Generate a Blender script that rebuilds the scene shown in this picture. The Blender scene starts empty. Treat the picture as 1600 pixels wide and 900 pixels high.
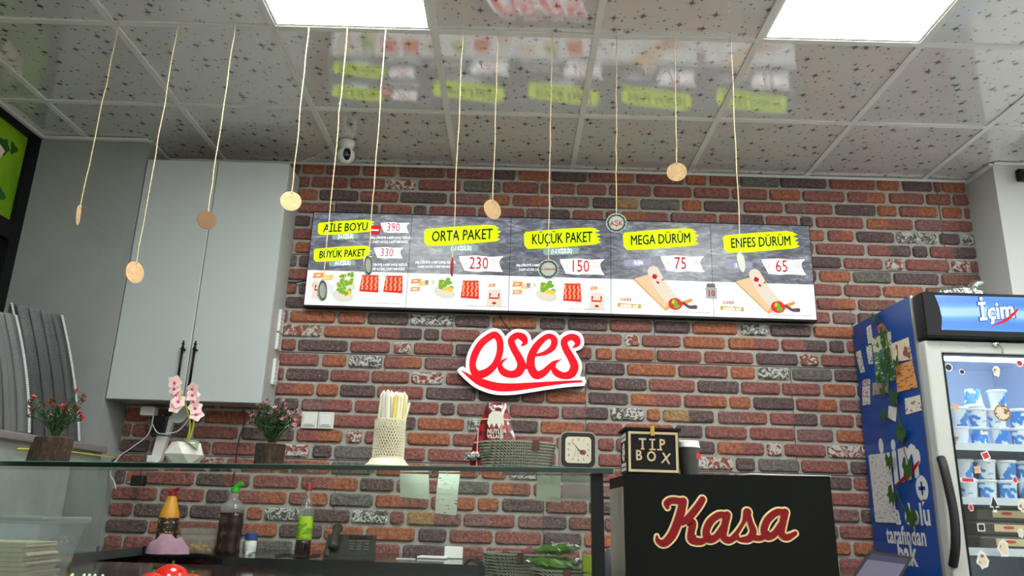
import bpy, bmesh, math, random
from mathutils import Vector, Matrix

# ------------------------------------------------------------------ camera
scene = bpy.context.scene
FPX, PITCH, YAW, ROLL, CZ = 1202.8, 0.28263, -0.00740, 0.03120, 1.10
D, H = 3.649, 2.799
_cp, _sp, _cy, _sy = math.cos(PITCH), math.sin(PITCH), math.cos(YAW), math.sin(YAW)
FWD = Vector((_sy*_cp, _cy*_cp, _sp)); _rt = Vector((_cy, -_sy, 0)); _up = _rt.cross(FWD)
RT = math.cos(ROLL)*_rt + math.sin(ROLL)*_up
UP = -math.sin(ROLL)*_rt + math.cos(ROLL)*_up
cam_data = bpy.data.cameras.new('camera'); cam_data.sensor_width = 36; cam_data.sensor_fit = 'HORIZONTAL'
cam_data.lens = FPX/1600*36; cam_data.clip_start = 0.02
cam = bpy.data.objects.new('camera', cam_data); scene.collection.objects.link(cam)
_m = Matrix((RT, UP, -FWD)).transposed().to_4x4(); _m.translation = (0, 0, CZ); cam.matrix_world = _m
scene.camera = cam
# ------------------------------------------------------------------ light and exposure
world = bpy.data.worlds.new('world'); scene.world = world; world.use_nodes = True
world.node_tree.nodes['Background'].inputs[0].default_value = (0.75, 0.85, 1.0, 1)
world.node_tree.nodes['Background'].inputs[1].default_value = 0.3
PANEL_POWER = 29.0
vs = scene.view_settings
vs.view_transform = 'Standard'; vs.look = 'None'; vs.gamma = 1; vs.use_curve_mapping = False; vs.exposure = 0.0

# ------------------------------------------------------------------ pixel helpers
def ray(px, py):
    return RT*((px-800)/FPX) + UP*((450-py)/FPX) + FWD
def aty(px, py, Y): d = ray(px, py); d = d*(Y/d.y); d.z += CZ; return d
def atz(px, py, Z): d = ray(px, py); d = d*((Z-CZ)/d.z); d.z += CZ; return d
def atx(px, py, X): d = ray(px, py); d = d*(X/d.x); d.z += CZ; return d
def x_at(px, Y, Z):                     # X of the point with image column px at given Y, Z
    k = (px-800)/FPX; p = Vector((0, Y, Z-CZ)); ex = Vector((1, 0, 0))
    return (k*p.dot(FWD)-p.dot(RT))/(ex.dot(RT)-k*ex.dot(FWD))

# ------------------------------------------------------------------ materials
def lin(c):
    return tuple((v/255/12.92 if v/255 <= .04045 else ((v/255+.055)/1.055)**2.4) for v in c[:3])
MATS = {}
class NT:
    def __init__(s, name):
        s.m = bpy.data.materials.new(name); s.m.use_nodes = True; s.t = s.m.node_tree
        s.b = s.t.nodes['Principled BSDF']; s.out = s.t.nodes['Material Output']
    def n(s, typ, **kw):
        nd = s.t.nodes.new(typ)
        for k, v in kw.items(): setattr(nd, k, v)
        return nd
    def l(s, a, b): s.t.links.new(a, b)
    def noise(s, scale, detail=4, rough=.6, coord='Object', dist=0, vec=None):
        n = s.n('ShaderNodeTexNoise'); n.inputs['Scale'].default_value = scale; n.inputs['Detail'].default_value = detail
        n.inputs['Roughness'].default_value = rough; n.inputs['Distortion'].default_value = dist
        if vec is None: vec = s.n('ShaderNodeTexCoord').outputs[coord]
        s.l(vec, n.inputs['Vector']); return n.outputs['Fac']
    def pos(s): return s.n('ShaderNodeNewGeometry').outputs['Position']
    def ramp(s, fac, stops, interp='LINEAR'):
        r = s.n('ShaderNodeValToRGB'); s.l(fac, r.inputs[0]); e = r.color_ramp.elements; r.color_ramp.interpolation = interp
        while len(e) < len(stops): e.new(.5)
        for el, (p, c) in zip(e, stops): el.position = p; el.color = (*c, 1) if len(c) == 3 else c
        return r.outputs[0]
    def mix(s, fac, a, b):
        m = s.n('ShaderNodeMix', data_type='RGBA')
        for sock, v in ((m.inputs[0], fac), (m.inputs[6], a), (m.inputs[7], b)):
            if isinstance(v, (int, float)): sock.default_value = v
            elif isinstance(v, tuple): sock.default_value = (*v[:3], 1)
            else: s.l(v, sock)
        return m.outputs[2]
    def math(s, op, a, b=None, c=None):
        m = s.n('ShaderNodeMath', operation=op)
        for i, v in enumerate((a, b, c)):
            if v is None: continue
            if isinstance(v, (int, float)): m.inputs[i].default_value = v
            else: s.l(v, m.inputs[i])
        return m.outputs[0]
    def bump(s, h, strength=.3, dist=.01):
        b = s.n('ShaderNodeBump'); b.inputs['Strength'].default_value = strength; b.inputs['Distance'].default_value = dist
        s.l(h, b.inputs['Height']); s.l(b.outputs[0], s.b.inputs['Normal'])
    def col(s, v):
        if isinstance(v, tuple): s.b.inputs['Base Color'].default_value = (*v, 1)
        else: s.l(v, s.b.inputs['Base Color'])
    def p(s, **kw):
        for k, v in kw.items(): s.b.inputs[k.replace('_', ' ')].default_value = v
def mat(name, rgb=(128, 128, 128), rough=.6, metal=0, spec=.5, vary=0, vscale=20, bump=0, bscale=60, bdist=.004, trans=0, emit=0, coat=0, coord='Object'):
    if name in MATS: return MATS[name]
    s = NT(name); c = lin(rgb)
    s.p(Roughness=rough, Metallic=metal, Specular_IOR_Level=spec, Transmission_Weight=trans, Coat_Weight=coat)
    if vary:
        s.col(s.ramp(s.noise(vscale, coord=coord), [(.3, tuple(v*(1-vary) for v in c)), (.7, tuple(min(1, v*(1+vary)) for v in c))]))
    else: s.col(c)
    if bump: s.bump(s.noise(bscale, coord=coord), bump, bdist)
    if emit:
        s.b.inputs['Emission Color'].default_value = (*c, 1); s.b.inputs['Emission Strength'].default_value = emit
    MATS[name] = s.m; return s.m
def emi(name, rgb, strength=1.0, base=None):
    """lit screen / sign face: emits its own colour; dark when off"""
    if name in MATS: return MATS[name]
    s = NT(name); c = lin(rgb); s.col(tuple(v*.1 for v in c)); s.p(Roughness=.5, Specular_IOR_Level=.15)
    s.b.inputs['Emission Color'].default_value = (*c, 1); s.b.inputs['Emission Strength'].default_value = strength
    MATS[name] = s.m; return s.m
def pane(name, tint=(.93, .97, .95), rough=.02, ior=1.5, haze=0):
    """thin clear glass or plastic sheet"""
    if name in MATS: return MATS[name]
    s = NT(name); s.t.nodes.remove(s.b)
    tr = s.n('ShaderNodeBsdfTransparent'); tr.inputs[0].default_value = (*tint, 1)
    gl = s.n('ShaderNodeBsdfGlossy'); gl.inputs['Roughness'].default_value = rough
    fr = s.n('ShaderNodeFresnel')                       # same reflectance from either side of the thin sheet
    bf = s.n('ShaderNodeNewGeometry').outputs['Backfacing']; s.l(s.math('ADD', s.math('MULTIPLY', bf, 1/ior-ior), ior), fr.inputs[0])
    mx = s.n('ShaderNodeMixShader'); s.l(fr.outputs[0], mx.inputs[0]); s.l(tr.outputs[0], mx.inputs[1]); s.l(gl.outputs[0], mx.inputs[2])
    o = mx.outputs[0]
    if haze:
        df = s.n('ShaderNodeBsdfDiffuse'); df.inputs[0].default_value = (.75, .77, .78, 1)
        m2 = s.n('ShaderNodeMixShader'); m2.inputs[0].default_value = haze; s.l(o, m2.inputs[1]); s.l(df.outputs[0], m2.inputs[2]); o = m2.outputs[0]
    s.l(o, s.out.inputs[0]); MATS[name] = s.m; return s.m

# ------------------------------------------------------------------ mesh builder
C = scene.collection
class Fr:                                # a flat frame: origin, right, up; normal = right x up
    def __init__(s, o, ex=(1, 0, 0), ey=(0, 0, 1)):
        s.o = Vector(o); s.x = Vector(ex).normalized(); s.y = Vector(ey).normalized(); s.n = s.x.cross(s.y)
    def pt(s, u, v, w=0): return s.o + s.x*u + s.y*v + s.n*w
class MB:
    def __init__(s): s.v = []; s.f = []; s.mi = []
    def add(s, vs, fs, mi=0):
        o = len(s.v); s.v += [Vector(p) for p in vs]; s.f += [tuple(i+o for i in f) for f in fs]; s.mi += [mi]*len(fs); return s
    def box(s, x0, x1, y0, y1, z0, z1, mi=0):
        vs = [(x, y, z) for z in (z0, z1) for x, y in ((x0, y0), (x1, y0), (x1, y1), (x0, y1))]
        return s.add(vs, [(3, 2, 1, 0), (4, 5, 6, 7), (0, 1, 5, 4), (1, 2, 6, 5), (2, 3, 7, 6), (3, 0, 4, 7)], mi)
    def rbox(s, x0, x1, y0, y1, z0, z1, r=.01, seg=2, mi=0):
        bm = bmesh.new(); bmesh.ops.create_cube(bm, size=1)
        for v in bm.verts: v.co = Vector(((x0+x1)/2+v.co.x*(x1-x0), (y0+y1)/2+v.co.y*(y1-y0), (z0+z1)/2+v.co.z*(z1-z0)))
        bmesh.ops.bevel(bm, geom=bm.edges[:], offset=r, segments=seg, affect='EDGES', profile=.5)
        bm.verts.index_update(); s.add([v.co.copy() for v in bm.verts], [[v.index for v in f.verts] for f in bm.faces], mi); bm.free(); return s
    def lathe(s, prof, n=24, c=(0, 0, 0), sx=1, sy=1, mi=0, cap=True):
        vs = []; fs = []
        for r, z in prof:
            for i in range(n):
                a = 2*math.pi*i/n; vs.append((c[0]+r*sx*math.cos(a), c[1]+r*sy*math.sin(a), c[2]+z))
        for k in range(len(prof)-1):
            for i in range(n):
                j = (i+1) % n; fs.append((k*n+i, k*n+j, (k+1)*n+j, (k+1)*n+i))
        if cap: fs.append(tuple(range(n-1, -1, -1))); fs.append(tuple(range((len(prof)-1)*n, len(prof)*n)))
        return s.add(vs, fs, mi)
    def tube(s, pts, r, n=8, mi=0):
        pts = [Vector(p) for p in pts]; vs = []; fs = []; m = len(pts)
        rr = r if isinstance(r, (list, tuple)) else [r]*m
        prev = None
        for i, p in enumerate(pts):
            t = (pts[min(i+1, m-1)]-pts[max(i-1, 0)]).normalized()
            a = Vector((0, 0, 1)) if abs(t.z) < .9 else Vector((1, 0, 0))
            if prev is None: u = t.cross(a).normalized()
            else: u = (prev-t*prev.dot(t)).normalized()
            prev = u; w = t.cross(u)
            for k in range(n):
                an = 2*math.pi*k/n; vs.append(p+(u*math.cos(an)+w*math.sin(an))*rr[i])
        for i in range(m-1):
            for k in range(n):
                j = (k+1) % n; fs.append((i*n+k, i*n+j, (i+1)*n+j, (i+1)*n+k))
        fs.append(tuple(range(n-1, -1, -1))); fs.append(tuple(range((m-1)*n, m*n)))
        return s.add(vs, fs, mi)
    def ball(s, c, r, seg=12, rings=8, mi=0, sc=(1, 1, 1)):
        vs = [(c[0], c[1], c[2]-r*sc[2])]; fs = []
        for i in range(1, rings):
            a = -math.pi/2+math.pi*i/rings
            for k in range(seg):
                b = 2*math.pi*k/seg; vs.append((c[0]+r*sc[0]*math.cos(a)*math.cos(b), c[1]+r*sc[1]*math.cos(a)*math.sin(b), c[2]+r*sc[2]*math.sin(a)))
        vs.append((c[0], c[1], c[2]+r*sc[2])); L = len(vs)-1
        for k in range(seg):
            j = (k+1) % seg; fs.append((0, 1+j, 1+k)); fs.append((L, L-seg+k, L-seg+j))
            for i in range(rings-2): fs.append((1+i*seg+k, 1+i*seg+j, 1+(i+1)*seg+j, 1+(i+1)*seg+k))
        return s.add(vs, fs, mi)
    def flat(s, fr, poly, w0=0, w1=None, mi=0):      # polygon in a frame; w1 gives thickness
        n = len(poly)
        if w1 is None: return s.add([fr.pt(u, v, w0) for u, v in poly], [tuple(range(n))], mi)
        ar = sum(poly[i][0]*poly[(i+1) % n][1]-poly[(i+1) % n][0]*poly[i][1] for i in range(n))
        if ar < 0: poly = poly[::-1]
        vs = [fr.pt(u, v, w0) for u, v in poly]+[fr.pt(u, v, w1) for u, v in poly]
        return s.add(vs, [tuple(range(n-1, -1, -1)), tuple(range(n, 2*n))]+[(i, (i+1) % n, n+(i+1) % n, n+i) for i in range(n)], mi)
    def rect(s, fr, u0, u1, v0, v1, w0=0, w1=None, mi=0): return s.flat(fr, [(u0, v0), (u1, v0), (u1, v1), (u0, v1)], w0, w1, mi)
    def disc(s, fr, u, v, r, w0=0, w1=None, mi=0, n=24, ry=None, rot=0):
        ry = ry or r; c, q = math.cos(rot), math.sin(rot); P = []
        for i in range(n):
            a = 2*math.pi*i/n; x, y = r*math.cos(a), ry*math.sin(a); P.append((u+x*c-y*q, v+x*q+y*c))
        return s.flat(fr, P, w0, w1, mi)
    def stroke(s, fr, pts, extra=0, w0=0, w1=None, mi=0, closed=False, sub=6):
        P = smooth(pts, closed, sub); n = len(P); L = []; R = []
        for i in range(n):
            a = P[(i-1) % n if closed else max(i-1, 0)]; b = P[(i+1) % n if closed else min(i+1, n-1)]
            dx, dy = b[0]-a[0], b[1]-a[1]; q = math.hypot(dx, dy) or 1; h = P[i][2]/2+extra
            L.append((P[i][0]-dy/q*h, P[i][1]+dx/q*h)); R.append((P[i][0]+dy/q*h, P[i][1]-dx/q*h))
        for i in range(n if closed else n-1):
            j = (i+1) % n; s.flat(fr, [R[i], R[j], L[j], L[i]], w0, w1, mi)
        if not closed:
            for e, o in ((0, 1), (n-1, n-2)):
                a0 = math.atan2(P[e][1]-P[o][1], P[e][0]-P[o][0]); h = P[e][2]/2+extra
                s.flat(fr, [(P[e][0]+h*math.cos(a0-math.pi/2+math.pi*k/10), P[e][1]+h*math.sin(a0-math.pi/2+math.pi*k/10)) for k in range(11)], w0, w1, mi)
        return s
    def text(s, fr, txt, u, v, size, w=0, mi=0, shear=0, rot=0, bold=0, sx=1, align='CENTER', depth=0):
        vs, fs = text_mesh(txt, size, shear, bold, depth, align)
        c, q = math.cos(rot), math.sin(rot)
        return s.add([fr.pt(u+(p.x*sx)*c-p.y*q, v+(p.x*sx)*q+p.y*c, w+p.z) for p in vs], fs, mi)
    def xf(s, M):
        s.v = [M @ p for p in s.v]; return s
    def build(s, name, mats, parent=None, smooth=False, label=None, loc=None):
        me = bpy.data.meshes.new(name)
        off = Vector(loc) if loc is not None else Vector((0, 0, 0))
        me.from_pydata([p-off for p in s.v], [], s.f)
        for m in (mats if isinstance(mats, (list, tuple)) else [mats]): me.materials.append(m)
        me.polygons.foreach_set('material_index', s.mi)
        if smooth: me.polygons.foreach_set('use_smooth', [True]*len(s.f))
        me.update()
        o = bpy.data.objects.new(name, me); C.objects.link(o); o.location = off
        if parent is not None: o.parent = parent
        if label: o['label'] = label
        if smooth == 'auto':
            me.set_sharp_from_angle(angle=math.radians(38))
        return o
def smooth(pts, closed=False, sub=6):
    n = len(pts); out = []
    if n == 2 and not closed: return list(pts)
    for i in range(n if closed else n-1):
        g = lambda k: pts[k % n] if closed else pts[max(0, min(n-1, k))]
        a, b, c, d = g(i-1), g(i), g(i+1), g(i+2)
        for k in range(sub):
            t = k/sub
            out.append(tuple(.5*(2*b[j]+(c[j]-a[j])*t+(2*a[j]-5*b[j]+4*c[j]-d[j])*t*t+(3*b[j]-a[j]-3*c[j]+d[j])*t**3) for j in range(len(b))))
    if not closed: out.append(tuple(pts[-1]))
    return out
_tx = {}
def text_mesh(txt, size, shear, bold, depth, align):
    k = (txt, size, shear, bold, depth, align)
    if k in _tx: return _tx[k]
    cu = bpy.data.curves.new('t', 'FONT'); cu.body = txt; cu.size = size; cu.shear = shear; cu.offset = bold*size; cu.extrude = depth
    cu.align_x = align; cu.align_y = 'CENTER'; cu.resolution_u = 2; cu.space_character = 1+bold*1.5
    o = bpy.data.objects.new('t', cu); C.objects.link(o)
    me = bpy.data.meshes.new_from_object(o.evaluated_get(bpy.context.evaluated_depsgraph_get()))
    r = ([v.co.copy() for v in me.vertices], [tuple(p.vertices) for p in me.polygons])
    bpy.data.objects.remove(o); bpy.data.curves.remove(cu); bpy.data.meshes.remove(me)
    _tx[k] = r; return r
def tag(o, label=None, cat=None, group=None, kind=None):
    for k, v in (('label', label), ('category', cat), ('group', group), ('kind', kind)):
        if v: o[k] = v
    return o
def thing(name, label, cat, loc=(0, 0, 0), rz=0, group=None, ry=0, rx=0):
    o = bpy.data.objects.new(name, None); C.objects.link(o); o.location = loc; o.rotation_euler = (rx, ry, rz)
    o.empty_display_size = .05
    return tag(o, label, cat, group)
def struct(o, label=None, cat=None): return tag(o, label, cat, None, 'structure')
rnd = random.Random(7)

# ================================================================== STRUCTURE
XL, XR, YF = -2.356, 3.40, -2.60
m_wallgrey = mat('grey_plaster', (150, 153, 151), .75, vary=.05, vscale=6, bump=.25, bscale=45, bdist=.003)
m_wallwhite = mat('off_white_paint', (205, 205, 200), .8, vary=.03)
m_floor = mat('grey_floor_tile', (176, 172, 165), .35, vary=.1, vscale=3)
struct(MB().box(XL, XR, YF, D+.1, -.1, 0).build('floor', m_floor), 'grey tiled shop floor', 'floor')
struct(MB().box(XR, XR+.1, YF, D+.1, 0, H+.1).build('wall_right', m_wallwhite), 'plain off-white right wall', 'wall')
struct(MB().box(XL, XR, YF-.1, YF, 0, H+.1).build('wall_front', m_wallwhite), 'plain off-white wall behind the customer area', 'wall')

# ---- back wall with brick slips
m_mortar = mat('mortar', (168, 166, 158), .95, vary=.16, vscale=45, bump=.6, bscale=220, bdist=.004)
wall = struct(MB().box(XL, XR, D, D+.1, 0, H+.1).build('wall_back', m_mortar), 'red brick back wall behind the counter', 'wall')
BC = {'R': (146, 95, 88), 'O': (168, 105, 80), 'D': (104, 87, 86), 'P': (136, 101, 100), 'B': (132, 92, 81), 'G': (114, 110, 103), 'W': (98, 97, 93), 'S': (150, 90, 75), 'T': (166, 132, 94)}
def brick_col(s, k, pos):
    c = lin(BC[k])
    base = s.ramp(s.noise(55, 7, .8, vec=pos), [(.3, tuple(v*.42 for v in c)), (.5, c), (.72, tuple(min(1, v*1.75) for v in c))])
    if k in 'WS':
        f = s.ramp(s.noise(42 if k == 'W' else 30, 3, .55, vec=pos, dist=1.6), [(.47, (0, 0, 0)), (.53, (1, 1, 1))])
        base = s.mix(f, base, lin((205, 203, 196)))
    else:                                              # pale mineral flecks
        f = s.ramp(s.noise(120, 3, .6, vec=pos), [(.60, (0, 0, 0)), (.70, (.7, .7, .7))])
        base = s.mix(f, base, lin((190, 160, 145)))
    return base
def brick_mat(code):
    nm = 'brick_'+code
    if nm in MATS: return MATS[nm]
    s = NT(nm); pos = s.pos(); s.p(Roughness=.88, Specular_IOR_Level=.25)
    col = brick_col(s, code[0], pos)
    if len(code) > 1:
        sp = s.n('ShaderNodeSeparateXYZ'); s.l(s.n('ShaderNodeTexCoord').outputs['Object'], sp.inputs[0])
        x = s.math('ADD', sp.outputs[0], s.math('MULTIPLY', s.math('SUBTRACT', s.noise(60, 2, vec=pos), .5), .03))
        col = s.mix(s.math('GREATER_THAN', x, 0.0), col, brick_col(s, code[1], pos))
    s.col(col)
    h = s.math('ADD', s.noise(75, 5, .65, vec=pos), s.math('MULTIPLY', s.noise(24, 2, vec=pos), 1.2))
    s.bump(h, 1.0, .012); MATS[nm] = s.m; return s.m
def brick_geo(mb, xc, zc, L, hgt, rg, mi=0, org=(0, 0, 0)):
    a, b = L/2, hgt/2; c = min(.009, a*.3)
    def ring(ins, y, jit):
        P = [(-a+ins+c, -b+ins), (0, -b+ins), (a-ins-c, -b+ins), (a-ins, -b+ins+c), (a-ins, b-ins-c), (a-ins-c, b-ins), (0, b-ins), (-a+ins+c, b-ins), (-a+ins, b-ins-c), (-a+ins, -b+ins+c)]
        return [Vector((xc+x+rg.uniform(-jit, jit), y+rg.uniform(-jit, jit)*.5, zc+z+rg.uniform(-jit, jit)))-Vector(org) for x, z in P]
    pro = rg.uniform(.011, .016)
    vs = ring(-.001, D+.001, .0005)+ring(.0005, D-pro*.6, .0016)+ring(.006, D-pro, .0012); n = 10
    fs = [(k*n+i, (k+1)*n+i, (k+1)*n+(i+1) % n, k*n+(i+1) % n)[::-1] for k in range(2) for i in range(n)]
    fs += [(20, 21, 28, 29), (21, 22, 27, 28), (22, 23, 26, 27), (23, 24, 25, 26)] if False else [tuple(range(20, 30))]
    mb.add(vs, fs, mi)
ROWS = {
0: "474-507O 510-562R 568-618RO 625-695B 699-768R 772-805D 811-858O 862-916D 920-990RO 995-1068R 1072-1103O 1109-1153R 1156-1216G 1219-1290D 1296-1366R 1371-1404O 1410-1455D 1459-1468B 1471-1507O",
1: "467-484R 487-543R 548-601R 604-650S 654-720R 725-782G 786-840R 845-898R 902-947R 952-1017R 1022-1080R 1084-1139R 1144-1198R 1202-1249O 1254-1319R 1324-1382RO 1389-1442R 1447-1484R 1489-1518R",
2: "467-496O 500-560D 563-622R 626-698D 703-764P 770-796O 801-858RO 862-920P 926-996DT 1001-1062G 1066-1096O 1100-1153D 1162-1222R 1227-1300PR 1305-1367D 1371-1400O 1405-1463RO 1472-1502O 1507-1520R",
3: "466-520R 524-590D 595-643R 647-666D 671-743R 748-819R 823-890PD 895-942R 947-968P 971-1043OR 1048-1119PR 1124-1193RD 1197-1246R 1251-1269D 1275-1348R 1354-1425OR 1430-1523PR",
4: "461-484D 1240-1287O 1293-1332RO 1338-1396D 1401-1464W 1468-1498D 1503-1526W",
5: "458-488R 1275-1350R 1356-1422RD 1426-1448D 1453-1524RD",
6: "462-500O 1240-1313D 1318-1378R 1384-1410S 1415-1482R 1487-1513S 1517-1531R",
7: "452-463G 468-500D 1240-1275D 1280-1328O 1333-1391G 1396-1466D 1471-1534B",
8: "451-500R 1260-1314R 1319-1375R 1380-1442O",
9: "449-463R 468-500D 1276-1336RO 1341-1400B",
10: "448-500D 1260-1296R 1301-1336P 1340-1380D",
11: "443-449P 454-524O 529-571O 575-638D 640-708W 711-765D 770-838O 844-883D 888-949D 953-1018R 1023-1077D 1082-1151O 1158-1200W 1203-1266D 1271-1332O",
12: "441-502S 507-586O 590-659RD 663-686D 690-749R 755-812D 816-905P 909-971R 976-999S 1003-1063R 1068-1132O 1138-1216OR 1221-1291RD 1296-1318D 1323-1345R",
13: "441-462R 466-543D 548-609R 615-642S 647-708R 712-760D 890-924R 931-956O 962-1021O 1026-1095R 1101-1176R 1182-1246D 1250-1278S 1283-1338R",
14: "437-498R 504-541O 545-597W 600-659RO 664-740P 916-976D 980-1055O 1060-1136R 1142-1179O 1184-1233W 1238-1299G 1304-1350D",
15: "435-443R 448-513D 517-577R 581-639R 643-692S 697-740R 860-913R 918-957R 961-1010D 1014-1085R 1090-1154D 1158-1218R 1222-1281R 1286-1335O",
16: "430-490RO 495-528O 532-586D 590-661R 666-743D 748-812D 816-850B 854-916O 920-981D 986-1064OR 1069-1135RO 1140-1172O 1177-1240D 1244-1307RO 1312-1350P",
17: "430-466D 472-550PR 555-625R 630-685R 689-710D 715-792P 797-873R 878-950PD 954-1006W 1011-1031O 1036-1115TD 1122-1198PR 1203-1277RD 1282-1333R",
18: "192-232O 236-276R 280-316R 321-395O 398-450D 519-594R 600-649D 653-725O 731-753W 758-840D 845-913O 916-972R 977-1051O 1056-1097D 1102-1166R 1172-1241R 1246-1301P 1307-1353O",
19: "187-204R 208-232R 236-300D 304-371R 379-459D 464-535RO 541-565S 570-632R 637-703O 708-760R 765-865R 870-930O 935-959R 962-1020R 1025-1072D 1078-1116D 1121-1193OR 1198-1222S 1226-1289R 1293-1353S",
20: "185-233D 237-328R 333-400R 405-483S 489-518D 523-585G 590-664R 669-746R 751-795D 800-868R 873-930D 935-1000R 1005-1072D 1078-1145S 1150-1179D 1185-1248G 1252-1324R 1329-1358D",
21: "175-243B 248-276B 283-349S 355-433RO 438-514RO 517-581G 587-665O 669-747R 753-791O 796-849W 853-925G 930-975R 1255-1330D 1334-1362R",
22: "173-195D 199-224O 229-303R 308-390DB 397-466R 471-559RO 563-615D 620-695R 700-764G 769-829OR 834-925R 929-975P 1270-1361R",
23: "171-245R 251-318R 323-358D 363-447RO 452-512RO 516-582G 587-669OR 674-695R 699-742O 747-779O 785-849D 853-917B 920-975D 1270-1342P 1345-1367D",
24: "160-206R 211-293D 298-381D 387-409O 414-471W 475-546D 550-606W 610-631B 637-720TP 725-804PR 810-885PD 889-940B 945-980P 1285-1308G 1312-1369R",
25: "160-230D 233-251O 255-341R 346-432RO 437-503D 507-567O 573-648O 654-697D 703-769R 774-846R 849-908D 913-975O 1280-1328O 1334-1372O",
26: "195-240R 244-310R 315-376R 380-456G 461-520O 525-624R 630-695D 700-755R 760-830R 835-905R 910-975R 1270-1308D 1312-1372R",
27: "200-270R 275-350D 355-420R 425-500B 505-570R 575-650D 655-720R 725-790R 795-860P 865-930R 1290-1380D"}
XB0, XB1 = -1.822, 2.285
PZ = [2.802, 2.302, 1.806, 1.306, 0.808]
seen = []; hid = []
for r in range(28):
    p, k = divmod(r, 7); ph = (PZ[p]-PZ[p+1])/7; zc = PZ[p]-(k+.5)*ph
    hb = ph-.0155; z1 = zc+hb/2
    if r == 0: z1 = min(z1, H-.004); zc = (z1+zc-hb/2)/2; hb = 2*(z1-zc)
    spans = []
    for tkn in ROWS[r].split():
        a, rest = tkn.split('-'); n = ''.join(ch for ch in rest if ch.isdigit()); code = rest[len(n):]
        spans.append((x_at(float(a), D, zc), x_at(float(n), D, zc), code))
    spans.sort(); cur = XB0; full = []
    for sp in spans+[(XB1+.014, 9, None)]:
        gap = sp[0]-cur
        while gap > .05:
            L = min(rnd.choice((.1, .19, .21, .23)), gap-.016)
            if gap-L < .07: L = gap-.016
            full.append((cur+.001, cur+L, rnd.choice('RRRODDPB'), False)); cur += L+.015; gap = sp[0]-cur
        if sp[2]:
            a = max(sp[0], cur-.002)
            if sp[1]-a > .012: full.append((a, min(sp[1], XB1), sp[2], True)); cur = sp[1]+.013
    for a, b, code, vis in full:
        (seen if vis else hid).append((a, b, zc, hb, code))
seen.sort(key=lambda t: -(t[1]-t[0])*t[3])
for a, b, zc, hb, code in seen[:300]:
    o = (( a+b)/2, D, zc); mb = MB(); brick_geo(mb, o[0], zc, b-a, hb, rnd, 0, o)
    ob = mb.build('brick', brick_mat(code), wall); ob.location = o
mb = MB(); single = sorted({c[0] for *_, c in seen[300:]+hid})
for a, b, zc, hb, code in seen[300:]+hid: brick_geo(mb, (a+b)/2, zc, b-a, hb, rnd, single.index(code[0]))
tag(mb.build('small_and_covered_bricks', [brick_mat(c) for c in single], wall), kind='stuff')
m_seam = mat('panel_seam', (70, 66, 62), .9)
mb = MB()
for z in PZ[1:4]: mb.box(XB0, XB1, D-.0035, D, z-.0012, z+.0012)
for p, pxs in ((0, (525, 840, 1155, 1471)), (1, (709, 1022, 1330)), (2, (597, 915, 1240)), (3, (520, 849, 1170))):
    for px in pxs:
        x = x_at(px, D, (PZ[p]+PZ[p+1])/2); mb.box(x-.0012, x+.0012, D-.0035, D, PZ[p+1], PZ[p])
mb.build('panel_joints', m_seam, wall)

# ---- pillars
pl = struct(MB().box(XL, -1.829, 3.43, D+.01, 0, H).build('pillar', m_wallgrey), 'grey plastered corner pillar beside the wall cabinet', 'pillar')
pr_ = struct(MB().box(2.295, XR, 3.43, D+.01, 0, H).build('pillar', mat('pale_plaster', (196, 197, 194), .8, vary=.04, vscale=5)), 'pale pillar at the right behind the fridge', 'pillar')

# ---- ceiling: star printed tiles in a white grid
def tile_material():
    s = NT('star_tile'); co = s.pos(); sep = s.n('ShaderNodeSeparateXYZ')
    base = lin((214, 213, 210)); dark = lin((22, 22, 24)); masks = []
    for scale, r, seed in ((8.0, .066, 0.0), (12, .034, 3.7), (18, .020, 8.1)):
        mp = s.n('ShaderNodeMapping'); mp.inputs['Location'].default_value = (seed, seed*.7, 0); mp.inputs['Scale'].default_value = (1, 1, 0); s.l(co, mp.inputs[0])
        vo = s.n('ShaderNodeTexVoronoi', voronoi_dimensions='2D'); vo.inputs['Scale'].default_value = scale; s.l(mp.outputs[0], vo.inputs['Vector'])
        sb = s.n('ShaderNodeVectorMath', operation='SUBTRACT'); s.l(mp.outputs[0], sb.inputs[0]); s.l(vo.outputs['Position'], sb.inputs[1])
        for ang, rr in ((0, r), (math.pi/4, r*.62)):
            ro = s.n('ShaderNodeVectorRotate', rotation_type='Z_AXIS'); ro.inputs['Angle'].default_value = ang; s.l(sb.outputs[0], ro.inputs[0])
            sp = s.n('ShaderNodeSeparateXYZ'); s.l(ro.outputs[0], sp.inputs[0])
            q = s.math('ADD', s.math('POWER', s.math('ABSOLUTE', sp.outputs[0]), .27), s.math('POWER', s.math('ABSOLUTE', sp.outputs[1]), .27))
            masks.append(s.math('LESS_THAN', q, rr**.27))
    mk = masks[0]
    for k in masks[1:]: mk = s.math('MAXIMUM', mk, k)
    s.col(s.mix(s.math('MULTIPLY', mk, .9), s.ramp(s.noise(300, 2, vec=co), [(.3, tuple(v*.93 for v in base)), (.7, base)]), dark))
    s.p(Roughness=.5, Specular_IOR_Level=.3, Coat_Weight=1, Coat_IOR=2.5, Coat_Roughness=.022)
    wv = s.n('ShaderNodeTexWave', wave_type='BANDS', bands_direction='DIAGONAL'); wv.inputs['Scale'].default_value = 90; s.l(co, wv.inputs[0])
    b = s.n('ShaderNodeBump'); b.inputs['Strength'].default_value = .03; b.inputs['Distance'].default_value = .0006
    s.l(wv.outputs[1], b.inputs['Height']); s.l(b.outputs[0], s.b.inputs['Coat Normal'])
    return s.m
m_tile = tile_material(); m_bar = mat('white_grid_bar', (222, 222, 218), .45)
ceil = struct(MB().box(XL, XR, YF, D+.1, H+.06, H+.1).build('ceiling', m_wallwhite), 'suspended ceiling of grey star-printed tiles', 'ceiling')
GX0, GY0 = -.3355, 2.4766
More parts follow.
